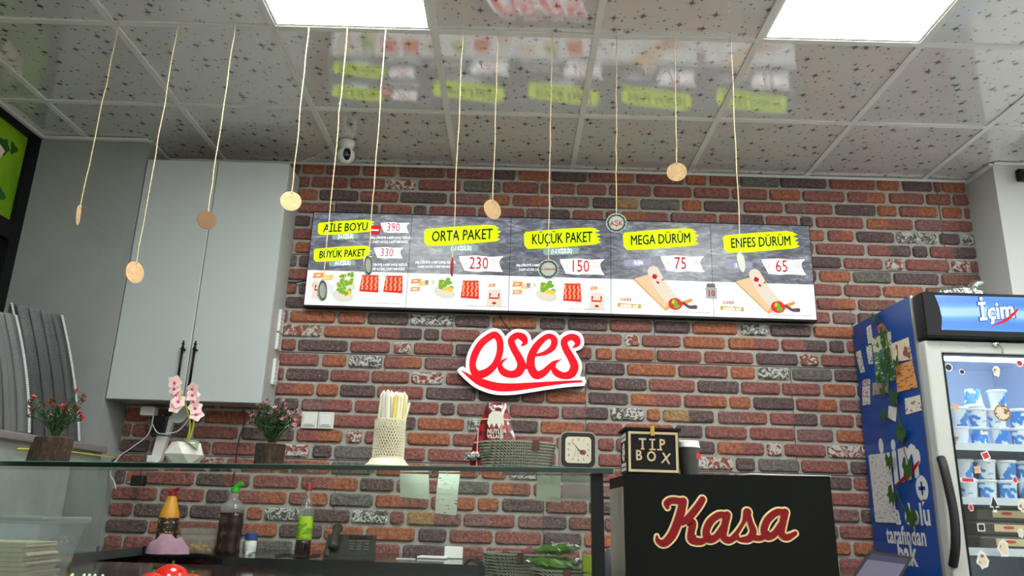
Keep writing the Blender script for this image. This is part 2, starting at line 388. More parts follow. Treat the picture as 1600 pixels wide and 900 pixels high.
gx = [XL]+[GX0+.6*i for i in range(-3, 7) if XL+.05 < GX0+.6*i < XR-.05]+[XR]
gy = [YF]+[GY0+.6*i for i in range(-8, 2)]+[D]
def lit(ix, iy):
    ci = round((gx[ix]-GX0)/.6); ri = round((gy[iy]-GY0)/.6)
    return ci in (-1, 2, 5) and abs(gx[ix]-(GX0+.6*ci)) < .01 and ri in (-1, -4, -7)  # panels beyond the two visible ones are unseen, added for their light
panel_cells = []
for iy in range(len(gy)-1):
    for ix in range(len(gx)-1):
        x0, x1, y0, y1 = gx[ix]+.011, gx[ix+1]-.011, gy[iy]+.011, gy[iy+1]-.011
        if lit(ix, iy) and x1 < XR: panel_cells.append((x0, x1, y0, y1)); continue
        c = ((x0+x1)/2, (y0+y1)/2, H); dz = rnd.uniform(-.0015, .0015)
        o = MB().box(x0-c[0], x1-c[0], y0-c[1], y1-c[1], .004, .014).build('ceiling_tile', m_tile, ceil); o.location = c
        o.rotation_euler = (rnd.uniform(-.0025, .0025), rnd.uniform(-.0025, .0025), 0)
for x in gx[1:-1]: MB().box(x-.0125, x+.0125, YF, D, H-.002, H+.005).build('grid_bar', m_bar, ceil)
for y in gy[1:-1]:
    for a, b in zip(gx[:-1], gx[1:]): MB().box(a+.0126, b-.0126, y-.0125, y+.0125, H-.002, H+.005).build('grid_bar', m_bar, ceil)
for x0, x1, y0, y1 in ((XL, XR, D-.02, D-.0165), (XL, -1.829, 3.412, 3.43), (2.295, XR, 3.412, 3.43), (-1.829, -1.811, 3.43, D), (2.277, 2.295, 3.43, D), (XL, XL+.018, YF, 3.43)):
    MB().box(x0, x1, y0, y1, H-.014, H).build('edge_trim', m_bar, ceil)
m_led = NT('led_diffuser'); m_led.col((.9, .9, .9)); m_led.b.inputs['Emission Color'].default_value = (.965, 1, .975, 1); m_led.b.inputs['Emission Strength'].default_value = PANEL_POWER; m_led = m_led.m
m_white = mat('white_plastic', (225, 226, 222), .4)
lab = {(-1, -1): 'square white LED ceiling panel at the top left of the grid', (2, -1): 'square white LED ceiling panel at the top right of the grid'}
for x0, x1, y0, y1 in panel_cells:
    ci, ri = round((x0-GX0)/.6), round((y0-GY0)/.6)
    t = thing('ceiling_light_panel', lab.get((ci, ri), 'square LED ceiling panel added out of view over the customers'), 'light', ((x0+x1)/2, (y0+y1)/2, H), group='LED panels in the ceiling')
    a = (x1-x0)/2; b = (y1-y0)/2
    MB().box(-a+.012, a-.012, -b+.012, b-.012, .003, .006).build('diffuser', m_led, t)
    MB().box(-a, a, -b, -b+.012, .001, .02).box(-a, a, b-.012, b, .001, .02).box(-a, -a+.012, -b+.012, b-.012, .001, .02).box(a-.012, a, -b+.012, b-.012, .001, .02).build('frame', m_white, t)

# ---- left shopfront: black frame, green window film
m_black = mat('black_powder_coat', (11, 12, 13), .45, spec=.25)
m_film = NT('green_window_film'); m_film.col(m_film.ramp(m_film.noise(5, 2, vec=m_film.pos()), [(.3, lin((96, 140, 10))), (.7, lin((140, 185, 20)))])); m_film.p(Roughness=.3); m_film = m_film.m
win = struct(MB().box(XL-.06, XL, 3.36, 3.43, 0, H).box(XL-.06, XL, YF, 3.36, 2.755, H).box(XL-.06, XL, YF, 3.36, 2.24, 2.325)
             .box(XL-.06, XL, 2.2, 2.27, 0, 2.24).box(XL-.06, XL, 2.2, 2.27, 2.325, 2.755).box(XL-.06, XL, YF, 3.36, 0, .15).build('wall_left', m_black), 'black framed shopfront along the left side', 'wall')
FL = Fr((XL-.015, 3.36, 2.325), (0, -1, 0), (0, 0, 1))      # faces into the room? (right x up) = (-1,0,0) -> flip below
FL.n = Vector((1, 0, 0))
def pane_obj(name, y0, y1, z0, z1, m): return struct(MB().box(XL-.03, XL-.02, y0, y1, z0, z1).build(name, m))
f1 = tag(pane_obj('window_1', 2.27, 3.36, 2.325, 2.755, m_film), 'green printed film on the transom window at upper left', 'window')
tag(pane_obj('window_2', YF, 2.2, 2.325, 2.755, m_film), 'green film on the front transom window outside the picture', 'window')
m_darkglass = mat('night_glass', (14, 17, 19), .06)
tag(pane_obj('window_3', 2.27, 3.36, .15, 2.24, m_darkglass), 'dark glass pane of the black shopfront below the film', 'window')
tag(pane_obj('window_4', YF, 2.2, .15, 2.24, m_darkglass), 'dark front shop window outside the picture', 'window')
FF = Fr((XL-.0195, 0, 0), (0, 1, 0), (0, 0, 1))
m_leafp = mat('printed_leaf', (28, 92, 22), .4); m_flowp = mat('printed_petal', (235, 215, 200), .4); m_redp = mat('printed_red', (190, 60, 40), .4)
def leafpoly(cx, cy, L, w, ang):
    P = [(0, -.5), (w*.5, -.15), (w*.38, .2), (0, .5), (-w*.38, .2), (-w*.5, -.15)]; c, q = math.cos(ang), math.sin(ang)
    return [(cx+(x*c-y*q)*L, cy+(x*q+y*c)*L) for x, y in P]
for y, z, n, L in ((3.215, 2.64, 5, .05), (3.18, 2.49, 5, .07), (3.10, 2.44, 6, .16), (3.28, 2.66, 3, .04), (3.26, 2.42, 3, .05), (3.0, 2.6, 6, .15), (2.7, 2.5, 6, .18)):
    mb = MB()
    for k in range(n): a = 2*math.pi*k/n+y*9; mb.flat(FF, leafpoly(y+math.cos(a)*L*.4, z+math.sin(a)*L*.4, L, .8, a-math.pi/2), .0002*(k+1))
    mb.build('printed_leaf', m_leafp, f1)
mb = MB()
for k in range(5): a = 2*math.pi*k/5+.4; mb.flat(FF, leafpoly(3.13+math.cos(a)*.05, 2.58+math.sin(a)*.05, .11, .75, a-math.pi/2), .002+.0002*k)
mb.build('printed_flower', m_flowp, f1)
MB().stroke(FF, [(3.14, 2.56, .012), (3.18, 2.52, .014), (3.19, 2.46, .01)], 0, .0034).build('printed_flower_stamen', m_redp, f1)

# ================================================================== LEFT LEDGE, COUNTERS
m_steel = mat('brushed_steel', (178, 190, 180), .3, .45, vary=.12, vscale=9)
m_rail = mat('grey_brown_rail', (128, 120, 118), .4)
led = thing('steel_ledge', 'stainless steel clad ledge under the shopfront at far left', 'ledge', (-2.05, 2.6, 0))
def local(mb, root): return mb.xf(Matrix.Translation(-Vector(root.location)))
local(MB().box(XL+.003, -1.79, 1.2, 3.426, 0, 1.29), led).build('steel_body', m_steel, led)
local(MB().rbox(XL+.003, -1.765, 1.2, 3.426, 1.29, 1.32, .006), led).build('ledge_top', m_rail, led)
m_alu = mat('aluminium_strip', (172, 174, 172), .3, .8)
m_granite = NT('black_gloss_worktop'); m_granite.col((.011, .011, .012)); m_granite.p(Roughness=.1, Specular_IOR_Level=.55); m_granite = m_granite.m
sc_ = thing('side_counter', 'narrow black side counter with a pale metal edge at left', 'counter', (-1.7, 2.4, 0))
local(MB().box(-1.788, -1.62, 1.9, 3.62, .868, .9), sc_).build('counter_top', m_granite, sc_)
local(MB().box(-1.62, -1.612, 1.9, 3.62, .868, .903), sc_).build('edge_strip', m_alu, sc_)
local(MB().box(-1.788, -1.64, 1.95, 3.6, 0, .868), sc_).build('cabinet_body', m_black, sc_)
wt = thing('back_worktop', 'long black worktop along the foot of the brick wall', 'worktop', (0, 3.3, 0))
o = Vector(wt.location)
F0 = Fr((0, 0, 0), (1, 0, 0), (0, 1, 0))
MB().flat(F0, [(-1.608, 3.56), (-1.06, 3.015), (1.55, 3.015), (1.55, 3.63), (-1.608, 3.63)], .872, .907).xf(Matrix.Translation(-o)).build('worktop_slab', m_granite, wt)
MB().box(-1.0, 1.5, 3.06, 3.62, 0, .872).xf(Matrix.Translation(-o)).build('worktop_base', m_black, wt)
dk = thing('display_deck', 'glossy dark glass deck of the serving counter', 'counter', (-.4, 2.5, 0))
o = Vector(dk.location)
MB().box(-1.608, .245, 1.8, 3.012, .858, .878).xf(Matrix.Translation(-o)).build('deck_glass', m_granite, dk)
MB().box(-1.55, .22, 1.86, 2.9, 0, .858).xf(Matrix.Translation(-o)).build('counter_body', m_black, dk)

# ---- glass shelf (tilted a little, as in the photograph)
TILT = -math.atan((1.214-1.185)/1.556)
SY, SZR, SXR = 2.0, 1.214, .256
shf = thing('glass_shelf', 'long clear glass shelf with dark green edge over the counter', 'shelf', (SXR, SY, SZR), ry=TILT)
m_gl = pane('shelf_glass', (.86, .94, .9)); m_gedge = mat('green_glass_edge', (9, 28, 24), .12, spec=.8)
m_gedge2 = mat('pale_glass_edge', (96, 160, 140), .15, spec=.8)
MB().box(-1.82, 0,   .004, .235, -.011, -.001).build('glass_sheet', m_gl, shf)
MB().box(-1.82, 0, 0, .004, -.0125, -.001).build('front_edge', m_gedge, shf)
MB().box(-1.82, 0, 0, .004, -.001, 0).build('front_edge_bevel', m_gedge2, shf)
MB().box(0, .003, 0, .235, -.012, 0).build('end_edge', m_gedge2, shf)
MB().box(-.054, -.024, .02, .05, -.335, -.013).build('post', m_black, shf)
MB().box(-1.80, -.056, .030, .034, -.30, -.013).build('front_pane', pane('guard_glass', (.95, .975, .955), ior=1.25), shf)
def on_shelf(px, dy=.1):                 # a point on the shelf surface at image column px
    Y = SY+dy; x = x_at(px, Y, 1.205); return Vector((x, Y, SZR+(x-SXR)*(1.214-1.185)/1.556))
# side glass pane standing on the side counter
gp = thing('side_glass_pane', 'clear upright glass pane with metal foot rail on the side counter', 'glass pane', (-1.7, 3.2, .9))
MB().box(-.085, .075, -.003, .003, .022, .33).build('glass_sheet', pane('side_glass', (.95, .97, .96)), gp)
MB().box(-.085, .078, -.012, .012, 0, .022).build('foot_rail', m_alu, gp)
# ================================================================== MENU BOARD
MX0, MX1, MZ0, MZ1, MY = -1.029, 1.441, 2.017, 2.510, D-.065
menu = thing('menu_board', 'long black lightbox menu with five lit price panels on the brick wall', 'menu board', ((MX0+MX1)/2, D-.017, MZ0))
local(MB().box(MX0, MX1, MY, D-.017, MZ0, MZ1), menu).build('housing', m_black, menu)
def slate_mat():
    s = NT('lit_slate_print'); pos = s.pos()
    mp = s.n('ShaderNodeMapping'); mp.inputs['Rotation'].default_value = (0, .6, 0); mp.inputs['Scale'].default_value = (14, 1, 42); s.l(pos, mp.inputs[0])
    n = s.noise(1, 6, .65, vec=mp.outputs[0], dist=.8)
    c = s.ramp(n, [(.30, lin((58, 62, 70))), (.47, lin((92, 96, 106))), (.60, lin((134, 139, 150))), (.74, lin((196, 200, 212)))])
    s.col((.02, .02, .02)); s.l(c, s.b.inputs['Emission Color']); s.b.inputs['Emission Strength'].default_value = .95; s.p(Roughness=.3); return s.m
def white_mat():
    s = NT('lit_marble_print'); n = s.noise(7, 5, .6, vec=s.pos())
    c = s.ramp(n, [(.3, (.60, .61, .68)), (.5, (.84, .85, .88)), (.66, (1, 1, 1))])
    s.col((.2, .2, .2)); s.l(c, s.b.inputs['Emission Color']); s.b.inputs['Emission Strength'].default_value = 1.0; s.p(Roughness=.3); return s.m
m_slate, m_marble = slate_mat(), white_mat()
E_ = lambda n, c, k=1.0: emi('lit_'+n, c, k)
e_yel = E_('yellow', (206, 240, 6), 1.4); e_ink = E_('ink', (28, 34, 30), .6); e_wht = E_('white', (255, 255, 255), 1.6); e_red = E_('red', (200, 10, 26)); e_gold = E_('gold', (190, 158, 104))
e_pill = E_('pill', (150, 176, 172)); e_tan = E_('tan', (226, 176, 122)); e_org = E_('orange', (240, 150, 70)); e_meat = E_('meat', (222, 52, 34)); e_fat = E_('fat', (250, 170, 120)); e_grn = E_('green', (120, 178, 52)); e_lem = E_('lemon', (250, 206, 80)); e_gry = E_('grey', (150, 150, 156)); e_knf = E_('handle', (96, 76, 82)); e_tag = E_('tag_red', (226, 30, 40)); e_cream = E_('cream', (240, 226, 206), .95); e_plate = E_('plate', (214, 226, 200))
def brush(cx, cy, w, h, rot, rg, rag=.06):
    top = [(-.5, .30), (-.47, .42), (-.2, .47), (.1, .5), (.36, .5), (.45, .44)]; P = []
    P += [(-.5, -.30), (-.46, -.48), (-.2, -.5), (.1, -.46), (.34, -.42)]
    for k in range(9):
        P.append((.44+(.06 if k % 2 else 0)+rg.uniform(-.02, .03), -.40+.8*k/8))
    P += top[::-1]; c, q = math.cos(rot), math.sin(rot)
    return [(cx+x*w*c-y*h*q, cy+x*w*q+y*h*c) for x, y in P]
PW = (MX1-MX0)/5
def panel(i, fn):
    x0 = MX0+i*PW; fr = Fr(Vector((x0, MY, MZ0))-Vector(menu.location)); s = PW; hh = MZ1-MZ0
    pan = MB().rect(fr, .004 if i == 0 else .0012, s-(.004 if i == 4 else .0012), .012+.35*hh, hh-.006, 0, .0015).build('panel', m_slate, menu)
    class A:                            # draws in unit panel coordinates
        k = 0
        def __init__(a): a.w = .0016
        def sub(a, name, m, f):
            a.w += .00012; mb = MB(); f(mb, a.w); return mb.build(name, m, pan)
    a = A()
    a.sub('white_field', m_marble, lambda mb, w: mb.rect(fr, .004 if i == 0 else .0012, s-(.004 if i == 4 else .0012), .010, .012+.35*hh, 0, .0016))
    U = lambda u: u*s
    V = lambda v: v*hh
    a.fr, a.U, a.V = fr, U, V
    fn(a); return pan
ROTT = math.radians(4.5)
def title(a, txt, u, v, w, h, size, seed):
    rg = random.Random(seed)
    a.sub('brush_stroke', e_yel, lambda mb, z: mb.flat(a.fr, brush(a.U(u), a.V(v), a.U(w), a.V(h), ROTT, rg), z))
    vs, fs = text_mesh(txt, size, .12, 0, 0, 'CENTER'); wd = max(p.x for p in vs)-min(p.x for p in vs)
    a.sub('title_lettering', e_ink, lambda mb, z: [mb.text(a.fr, txt, a.U(u-.005)+dx, a.V(v-.005)+dz, size, z+.0003+dw, 0, .12, ROTT, 0, a.U(w*.80)/wd) for dx, dz, dw in ((0, 0, 0), (.0011, 0, .0001), (0, .0011, .0002), (-.0011, 0, .0003), (0, -.0011, .0004))])
def pill(a, txt, u, v, w, h=.06, m=None):
    rg = random.Random(int(u*97+v*31))
    a.sub('portion_stroke', m or e_pill, lambda mb, z: mb.flat(a.fr, brush(a.U(u), a.V(v), a.U(w), a.V(h), ROTT*.7, rg), z))
    a.sub('portion_lettering', e_wht, lambda mb, z: mb.text(a.fr, txt, a.U(u), a.V(v), .030, z+.0003, 0, .15, ROTT*.7, .012, .95*a.U(w)/.30*(.5 if len(txt) > 14 else 1)))
def price(a, txt, u, v, w, h, size, cents=True):
    rg = random.Random(int(u*77+v*13+w*5))
    P = [(-.5, .42), (-.1, .5), (.2, .44), (.5, .5), (.42, .28), (.4, .1), (.46, -.3), (.5, -.46), (.1, -.44), (-.1, -.5), (-.36, -.44), (-.42, -.1), (-.48, .2)]
    a.sub('price_stroke', e_wht, lambda mb, z: mb.flat(a.fr, [(a.U(u+x*w), a.V(v+y*h)) for x, y in P], z))
    a.sub('price_figures', e_red, lambda mb, z: mb.text(a.fr, txt, a.U(u-w*.05), a.V(v), size, z+.0003, 0, 0, 0, .008, .72))
    a.sub('price_currency', e_gold, lambda mb, z: mb.text(a.fr, '₺', a.U(u-w*.33), a.V(v-h*.05), size*.4, z+.0003, 0, 0, 0, 0, .7))
    if cents: a.sub('price_cents', e_gold, lambda mb, z: mb.text(a.fr, '00', a.U(u+w*.31), a.V(v+h*.12), size*.48, z+.0003, 0, 0, 0, 0, .75))
def desc(a, u, v, g='1000g'):
    for k, t in enumerate((g+' ÇİĞKÖFTE, 4 ADET LAVAŞ, YEŞİLLİK,', '2 ADET ACI SOS, 2 ADET NAR EKŞİSİ')):
        a.sub('small_print', e_wht, lambda mb, z: mb.text(a.fr, t, a.U(u), a.V(v-.045*k), .0165, z+.0003, 0, .1, .03, .01, .62))
def fine(a, u, v):
    def f(mb, z):
        x = -.19
        while x < .19: L = rnd.uniform(.008, .03); mb.rect(a.fr, a.U(u+x), a.U(u+x+L), a.V(v)-.0015, a.V(v)+.0015, z); x += L+.008
    a.sub('footnote_line', e_gry, f)
def breads(a, u, v, n=3, sc=1):
    for k in range(n):
        cx, cy = u+(k % 2)*.09*sc, v-(k//2)*.09*sc-(k % 2)*.02
        a.sub('bread_picture', (e_org, e_lem, e_tan)[k % 3], lambda mb, z: mb.flat(a.fr, [(a.U(cx+x*sc), a.V(cy+y*sc)) for x, y in ((-.055, -.03), (.05, -.022), (.06, .03), (-.04, .025))], z))
        a.sub('bread_filling', e_cream, lambda mb, z: mb.flat(a.fr, [(a.U(cx+x*sc), a.V(cy+y*sc)) for x, y in ((-.03, -.012), (.02, -.008), (.025, .012), (-.02, .012))], z))
def salad(a, u, v, sc=1):
    rg = random.Random(int(u*50))
    a.sub('plate_picture', e_plate, lambda mb, z: mb.disc(a.fr, a.U(u), a.V(v-.05*sc), a.U(.105*sc), z, ry=a.V(.06*sc), rot=-.2))
    a.sub('plate_well', e_cream, lambda mb, z: mb.disc(a.fr, a.U(u), a.V(v-.048*sc), a.U(.08*sc), z, ry=a.V(.042*sc), rot=-.2))
    def greens(mb, z):
        for k in range(16): mb.flat(a.fr, leafpoly(a.U(u+rg.uniform(-.06, .07)*sc), a.V(v+rg.uniform(-.03, .1)*sc), .028*sc, .7, rg.uniform(0, 6)), z+.00001*k)
    a.sub('salad_greens', e_grn, greens)
    def lem(mb, z):
        for dx, dy in ((.01, -.01), (.055, -.02), (-.04, .05)): mb.flat(a.fr, leafpoly(a.U(u+dx*sc), a.V(v+dy*sc), .03*sc, .9, .5+dx*9), z)
    a.sub('lemon_slices', e_lem, lem)
def meat(a, u, v, w=.19, h=.18):
    a.sub('raw_meatball_block', e_meat, lambda mb, z: mb.flat(a.fr, [(a.U(u+x*w), a.V(v+y*h)) for x, y in ((-.5, -.45), (.5, -.5), (.44, .5), (-.42, .48))], z))
    def st(mb, z):
        for k in range(4):
            for j in range(7):
                x = -.36+.23*k+.03*math.sin(j*2.1); y = -.3+.11*j
                mb.flat(a.fr, leafpoly(a.U(u+x*w), a.V(v+y*h), .011, 1.2, j), z)
    a.sub('meatball_ridges', e_fat, st)
def bag(a, u, v, sc=1):
    a.sub('bag_picture', e_cream, lambda mb, z: mb.flat(a.fr, [(a.U(u+x*sc), a.V(v+y*sc)) for x, y in ((-.09, -.1), (.09, -.1), (.075, .1), (-.07, .1))], z))
    a.sub('bag_print', e_red, lambda mb, z: mb.stroke(a.fr, [(a.U(u-.05*sc), a.V(v+.05*sc), .008), (a.U(u-.055*sc), a.V(v), .008), (a.U(u+.05*sc), a.V(v), .008), (a.U(u+.05*sc), a.V(v+.05*sc), .008)], 0, z, sub=1).disc(a.fr, a.U(u), a.V(v-.06*sc), .012*sc, z, ry=.006))
def cups(a, u, v):
    for k in range(2): a.sub('sauce_cup', (e_gry, e_plate)[k], lambda mb, z: mb.flat(a.fr, [(a.U(u+k*.06+x), a.V(v+y)) for x, y in ((-.014, -.02), (.014, -.02), (.02, .025), (-.02, .025))], z))
def p1(a):
    title(a, 'AİLE BOYU', .345, .835, .56, .145, .062, 1); pill(a, '(5-6 KİŞİLİK)', .35, .735, .27)
    title(a, 'BÜYÜK PAKET', .335, .555, .57, .15, .054, 2); pill(a, '(4-5 KİŞİLİK)', .345, .455, .27)
    price(a, '390', .835, .845, .29, .115, .062); desc(a, .80, .735)
    a.sub('red_tag', e_tag, lambda mb, z: mb.flat(a.fr, [(a.U(.64+x), a.V(.815+y)) for x, y in ((-.055, -.05), (.05, -.045), (.055, .05), (-.04, .045))], z+.001))
    a.sub('red_tag_mark', e_wht, lambda mb, z: mb.rect(a.fr, a.U(.605), a.U(.675), a.V(.805), a.V(.818), z+.0012))
    price(a, '330', .79, .575, .29, .12, .06, False); desc(a, .79, .45, '750g')
    breads(a, .12, .32, 3); bag(a, .15, .17, .9); salad(a, .40, .27, .9); salad(a, .38, .17, 1); meat(a, .63, .25); meat(a, .865, .25); fine(a, .76, .055)
def p23(t, pt, pr):
    def f(a):
        title(a, t, .515, .785, .76, .2, .078, len(t)); pill(a, pt, .51, .645, .36, .075); price(a, pr, .715, .49, .44, .17, .088); desc(a, .265, .49, '500g')
        breads(a, .08, .29, 3, .9); cups(a, .19, .28); salad(a, .37, .235); meat(a, .62, .22, .18, .19); breads(a, .83, .27, 1, .6); bag(a, .86, .14, .85); fine(a, .77, .055)
    return f
def p45(t, pr):
    def f(a):
        title(a, t, .5, .805, .75, .205, .072, len(t)); pill(a, '( 150 g Çiğköfte )', .27, .55, .28, .075, E_('lilac', (168, 164, 188))); price(a, pr, .71, .55, .43, .17, .088)
        Q = lambda pts: (lambda mb, z: mb.flat(a.fr, [(a.U(x), a.V(y)) for x, y in pts], z))
        a.sub('board_edge', e_tan, Q([(.22, .37), (.38, .42), (.58, .09), (.53, .06)]))
        a.sub('board_picture', E_('wood', (240, 205, 160)), Q([(.23, .385), (.37, .43), (.56, .13), (.52, .09)]))
        a.sub('stick_picture', e_org, Q([(.66, .15), (.79, .2), (.795, .17), (.68, .11)]))
        a.sub('wrap_picture', e_cream, lambda mb, z: mb.stroke(a.fr, [(a.U(.42), a.V(.46), .058), (a.U(.5), a.V(.3), .062), (a.U(.62), a.V(.15), .06)], 0, z))
        a.sub('wrap_print', e_red, lambda mb, z: mb.flat(a.fr, leafpoly(a.U(.43), a.V(.41), .03, .9, .4), z).flat(a.fr, leafpoly(a.U(.46), a.V(.35), .02, .6, .9), z).flat(a.fr, leafpoly(a.U(.51), a.V(.38), .018, .4, -.6), z))
        a.sub('wrap_filling', e_meat, lambda mb, z: mb.disc(a.fr, a.U(.625), a.V(.135), .034, z, ry=.03))
        a.sub('wrap_greens', e_grn, lambda mb, z: mb.flat(a.fr, leafpoly(a.U(.62), a.V(.15), .045, .6, .4), z).flat(a.fr, leafpoly(a.U(.64), a.V(.11), .035, .6, 1.9), z))
        a.sub('wrap_lemon', e_lem, lambda mb, z: mb.flat(a.fr, leafpoly(a.U(.605), a.V(.155), .022, .6, 2.4), z))
        a.sub('knife_handle', e_knf, lambda mb, z: mb.stroke(a.fr, [(a.U(.7), a.V(.15), .012), (a.U(.76), a.V(.11), .016), (a.U(.82), a.V(.11), .02)], 0, z))
        a.sub('small_logo', E_('logo_orange', (214, 90, 50)), lambda mb, z: mb.text(a.fr, 'oses', a.U(.14), a.V(.17), .03, z, 0, .3, .03, .02))
        a.sub('logo_strip', E_('ochre', (206, 170, 70)), Q([(.06, .09), (.29, .08), (.29, .12), (.065, .13)]))
        a.sub('logo_strip_lettering', e_wht, lambda mb, z: mb.text(a.fr, 'meksika acılı', a.U(.175), a.V(.105), .022, z+.0003, 0, .2, -.03, .02, .75))
        fine(a, .76, .055)
    return f
panel(0, p1); panel(1, p23('ORTA PAKET', '(2-3 KİŞİLİK)', '230')); panel(2, p23('KÜÇÜK PAKET', '(1-2 KİŞİLİK)', '150')); panel(3, p45('MEGA DÜRÜM', '75')); panel(4, p45('ENFES DÜRÜM', '65'))
# cable from behind the board to the lit sign, and the cable at its left end
m_cable = mat('black_cable', (16, 16, 17), .5); m_wcable = mat('white_cable', (220, 220, 216), .45)
def cable(name, label, pts, r, m, cat='cable'):
    o = MB().tube(smooth([tuple(p) for p in pts], False, 6), r, 6).build(name, m, None, True, loc=pts[0]); return tag(o, label, cat)
cable('power_cable', 'thin black cable running from the menu board to the lit red sign', [aty(780, 492, D-.02), aty(790, 508, D-.022), aty(800, 519, D-.03)], .003, m_cable)
cable('power_cable', 'thin black cable between the cabinet and the left end of the menu', [aty(448, 440, D-.02), aty(463, 441, D-.022), aty(482, 438, D-.03)], .003, m_cable)

# ================================================================== LIT SIGN "oses"
SGY = D-.016; sgo = aty(815, 565, D-.06)
sign = thing('lit_sign', 'illuminated red script sign reading oses on white backing', 'sign', (sgo.x, SGY, sgo.z))
def sgpt(cx, cy):                       # traced outline position on the sign plane
    p = aty(700+cx/6.43, 490+cy/6.43, D-.06); return p.x-sgo.x, p.z-sgo.z
KS = 6.43*330/1.0
def sgst(pts, k=1/(6.43*322)): return [(*sgpt(x, y), w*k) for x, y, w in pts]
FS = Fr((0, 0, 0))
let = {'o': ([(450, 217, 70), (340, 296, 72), (268, 415, 72), (248, 530, 66), (290, 610, 84), (385, 592, 78), (470, 515, 66), (518, 400, 66), (522, 290, 68), (495, 232, 70)], True),
 's': ([(740, 322, 16), (772, 290, 56), (752, 240, 76), (690, 222, 66), (636, 270, 68), (660, 350, 70), (705, 430, 74), (738, 515, 84), (706, 590, 84), (630, 612, 72), (556, 585, 72), (522, 525, 52), (548, 478, 28), (605, 444, 5)], False),
 'e': ([(890, 420, 26), (985, 392, 48), (1055, 335, 62), (1066, 262, 66), (1015, 228, 56), (945, 268, 62), (875, 350, 74), (833, 450, 82), (838, 550, 82), (885, 618, 84), (955, 598, 72), (1012, 545, 56), (1065, 495, 40), (1142, 459, 5)], False),
 'ss': ([(1258, 342, 16), (1300, 305, 56), (1284, 252, 76), (1225, 238, 66), (1166, 282, 68), (1190, 365, 72), (1236, 445, 76), (1270, 530, 84), (1238, 605, 84), (1165, 625, 70), (1090, 595, 70), (1056, 540, 50), (1075, 500, 30)], False),
 'sw': ([(138, 574, 8), (232, 640, 44), (330, 690, 76), (480, 735, 84), (640, 741, 78), (820, 725, 62), (1000, 706, 44), (1180, 690, 30), (1340, 681, 22)], False),
 'j': ([(740, 540, 60), (790, 530, 56), (830, 540, 60)], False), 'k': ([(270, 600, 60), (290, 640, 60)], False)}
m_sgside = mat('sign_return', (30, 32, 40), .4); e_sgw = emi('sign_white', (250, 250, 255), 1.15); e_sgr = emi('sign_red', (244, 8, 30), 1.05)
interior = [sgpt(x, y) for x, y in ((235, 420), (290, 270), (440, 200), (560, 240), (720, 200), (840, 270), (1010, 195), (1110, 250), (1230, 210), (1250, 420), (1320, 560), (1335, 700), (900, 735), (560, 750), (330, 700), (225, 560))]
mb = MB()
for pts, cl in let.values(): mb.stroke(FS, sgst(pts), 34/(6.43*322), .002, .0435, 0, cl)
for kx, ky in (((85, 570), 0), ((1375, 640), 0)): pass
mb.flat(FS, [sgpt(88, 572), sgpt(150, 528), sgpt(240, 600), sgpt(200, 665)][::-1], .002, .0435)
mb.flat(FS, [sgpt(1300, 640), sgpt(1378, 636), sgpt(1372, 726), sgpt(1290, 728)][::-1], .002, .0435)
mb.flat(FS, interior, .002, .0435).build('sign_body', m_sgside, sign)
mb = MB()
for i, (pts, cl) in enumerate(let.values()): mb.stroke(FS, sgst(pts), 34/(6.43*322), .0438+.0001*i, None, 0, cl)
mb.flat(FS, [sgpt(88, 572), sgpt(150, 528), sgpt(240, 600), sgpt(200, 665)], .044).flat(FS, [sgpt(1300, 640), sgpt(1378, 636), sgpt(1372, 726), sgpt(1290, 728)], .044)
mb.flat(FS, interior, .044).build('white_face', e_sgw, sign)
mb = MB()
for i, (pts, cl) in enumerate(let.values()): mb.stroke(FS, sgst(pts), 0, .0455+.0001*i, None, 0, cl)
mb.build('red_lettering', e_sgr, sign)

# ================================================================== WALL CABINET
cab = thing('wall_cabinet', 'tall pale grey two-door wall cabinet on the brick wall', 'cabinet', (-1.48, D-.02, 1.53))
CB0, CB1, CZ0, CZ1, CYF = -1.824, -1.13, 1.53, 2.70, 3.44
m_cab = mat('pale_grey_laminate', (188, 194, 193), .45); m_cabs = mat('cabinet_side', (178, 180, 176), .5)
local(MB().box(CB0, CB1, CYF+.022, D-.017, CZ0+.004, CZ1), cab).build('carcass', m_cabs, cab)
XG = x_at(314, CYF, 2.1)
m_handle = mat('black_iron', (14, 14, 15), .4, .6)
for k, (a, b) in enumerate(((CB0, XG-.002), (XG+.002, CB1))):
    d = local(MB().rbox(a, b, CYF, CYF+.02, CZ0, CZ1, .0025, 1), cab).build('door', m_cab, cab)
    hx = x_at((280, 299)[k], CYF-.03, 1.66); zt = 1.775; zb = 1.58
    hb = MB().tube([(hx, CYF-.03, zb), (hx, CYF-.03, zt)], .0055, 10)
    for z in (zb+.015, zt-.015): hb.tube([(hx, CYF+.001, z), (hx, CYF-.03, z)], .005, 8).ball((hx, CYF-.03, z), .009)
    hb.ball((hx, CYF-.03, zt+.008), .007).ball((hx, CYF-.03, zt+.019), .0045).ball((hx, CYF-.03, zb-.008), .007)
    local(hb, cab).build('handle', m_handle, d, True)
mb = MB()
for py0, py1, px in ((486, 520, 438), (522, 548, 436), (562, 602, 430)):
    p, q = aty(px, py0, 3.58), aty(px-3, py1, 3.58)
    s_ = MB().rbox(CB1, CB1+.014, 3.545, 3.60, q.z, p.z, .002, 1)
    nt = 6
    for k in range(nt): z = q.z+(p.z-q.z)*(k+.5)/nt; s_.box(CB1+.0145, CB1+.0155, 3.544, 3.575, z-.001, z+.001, 1)
    local(s_, cab).build('white_clip', [m_white, m_rail], cab)

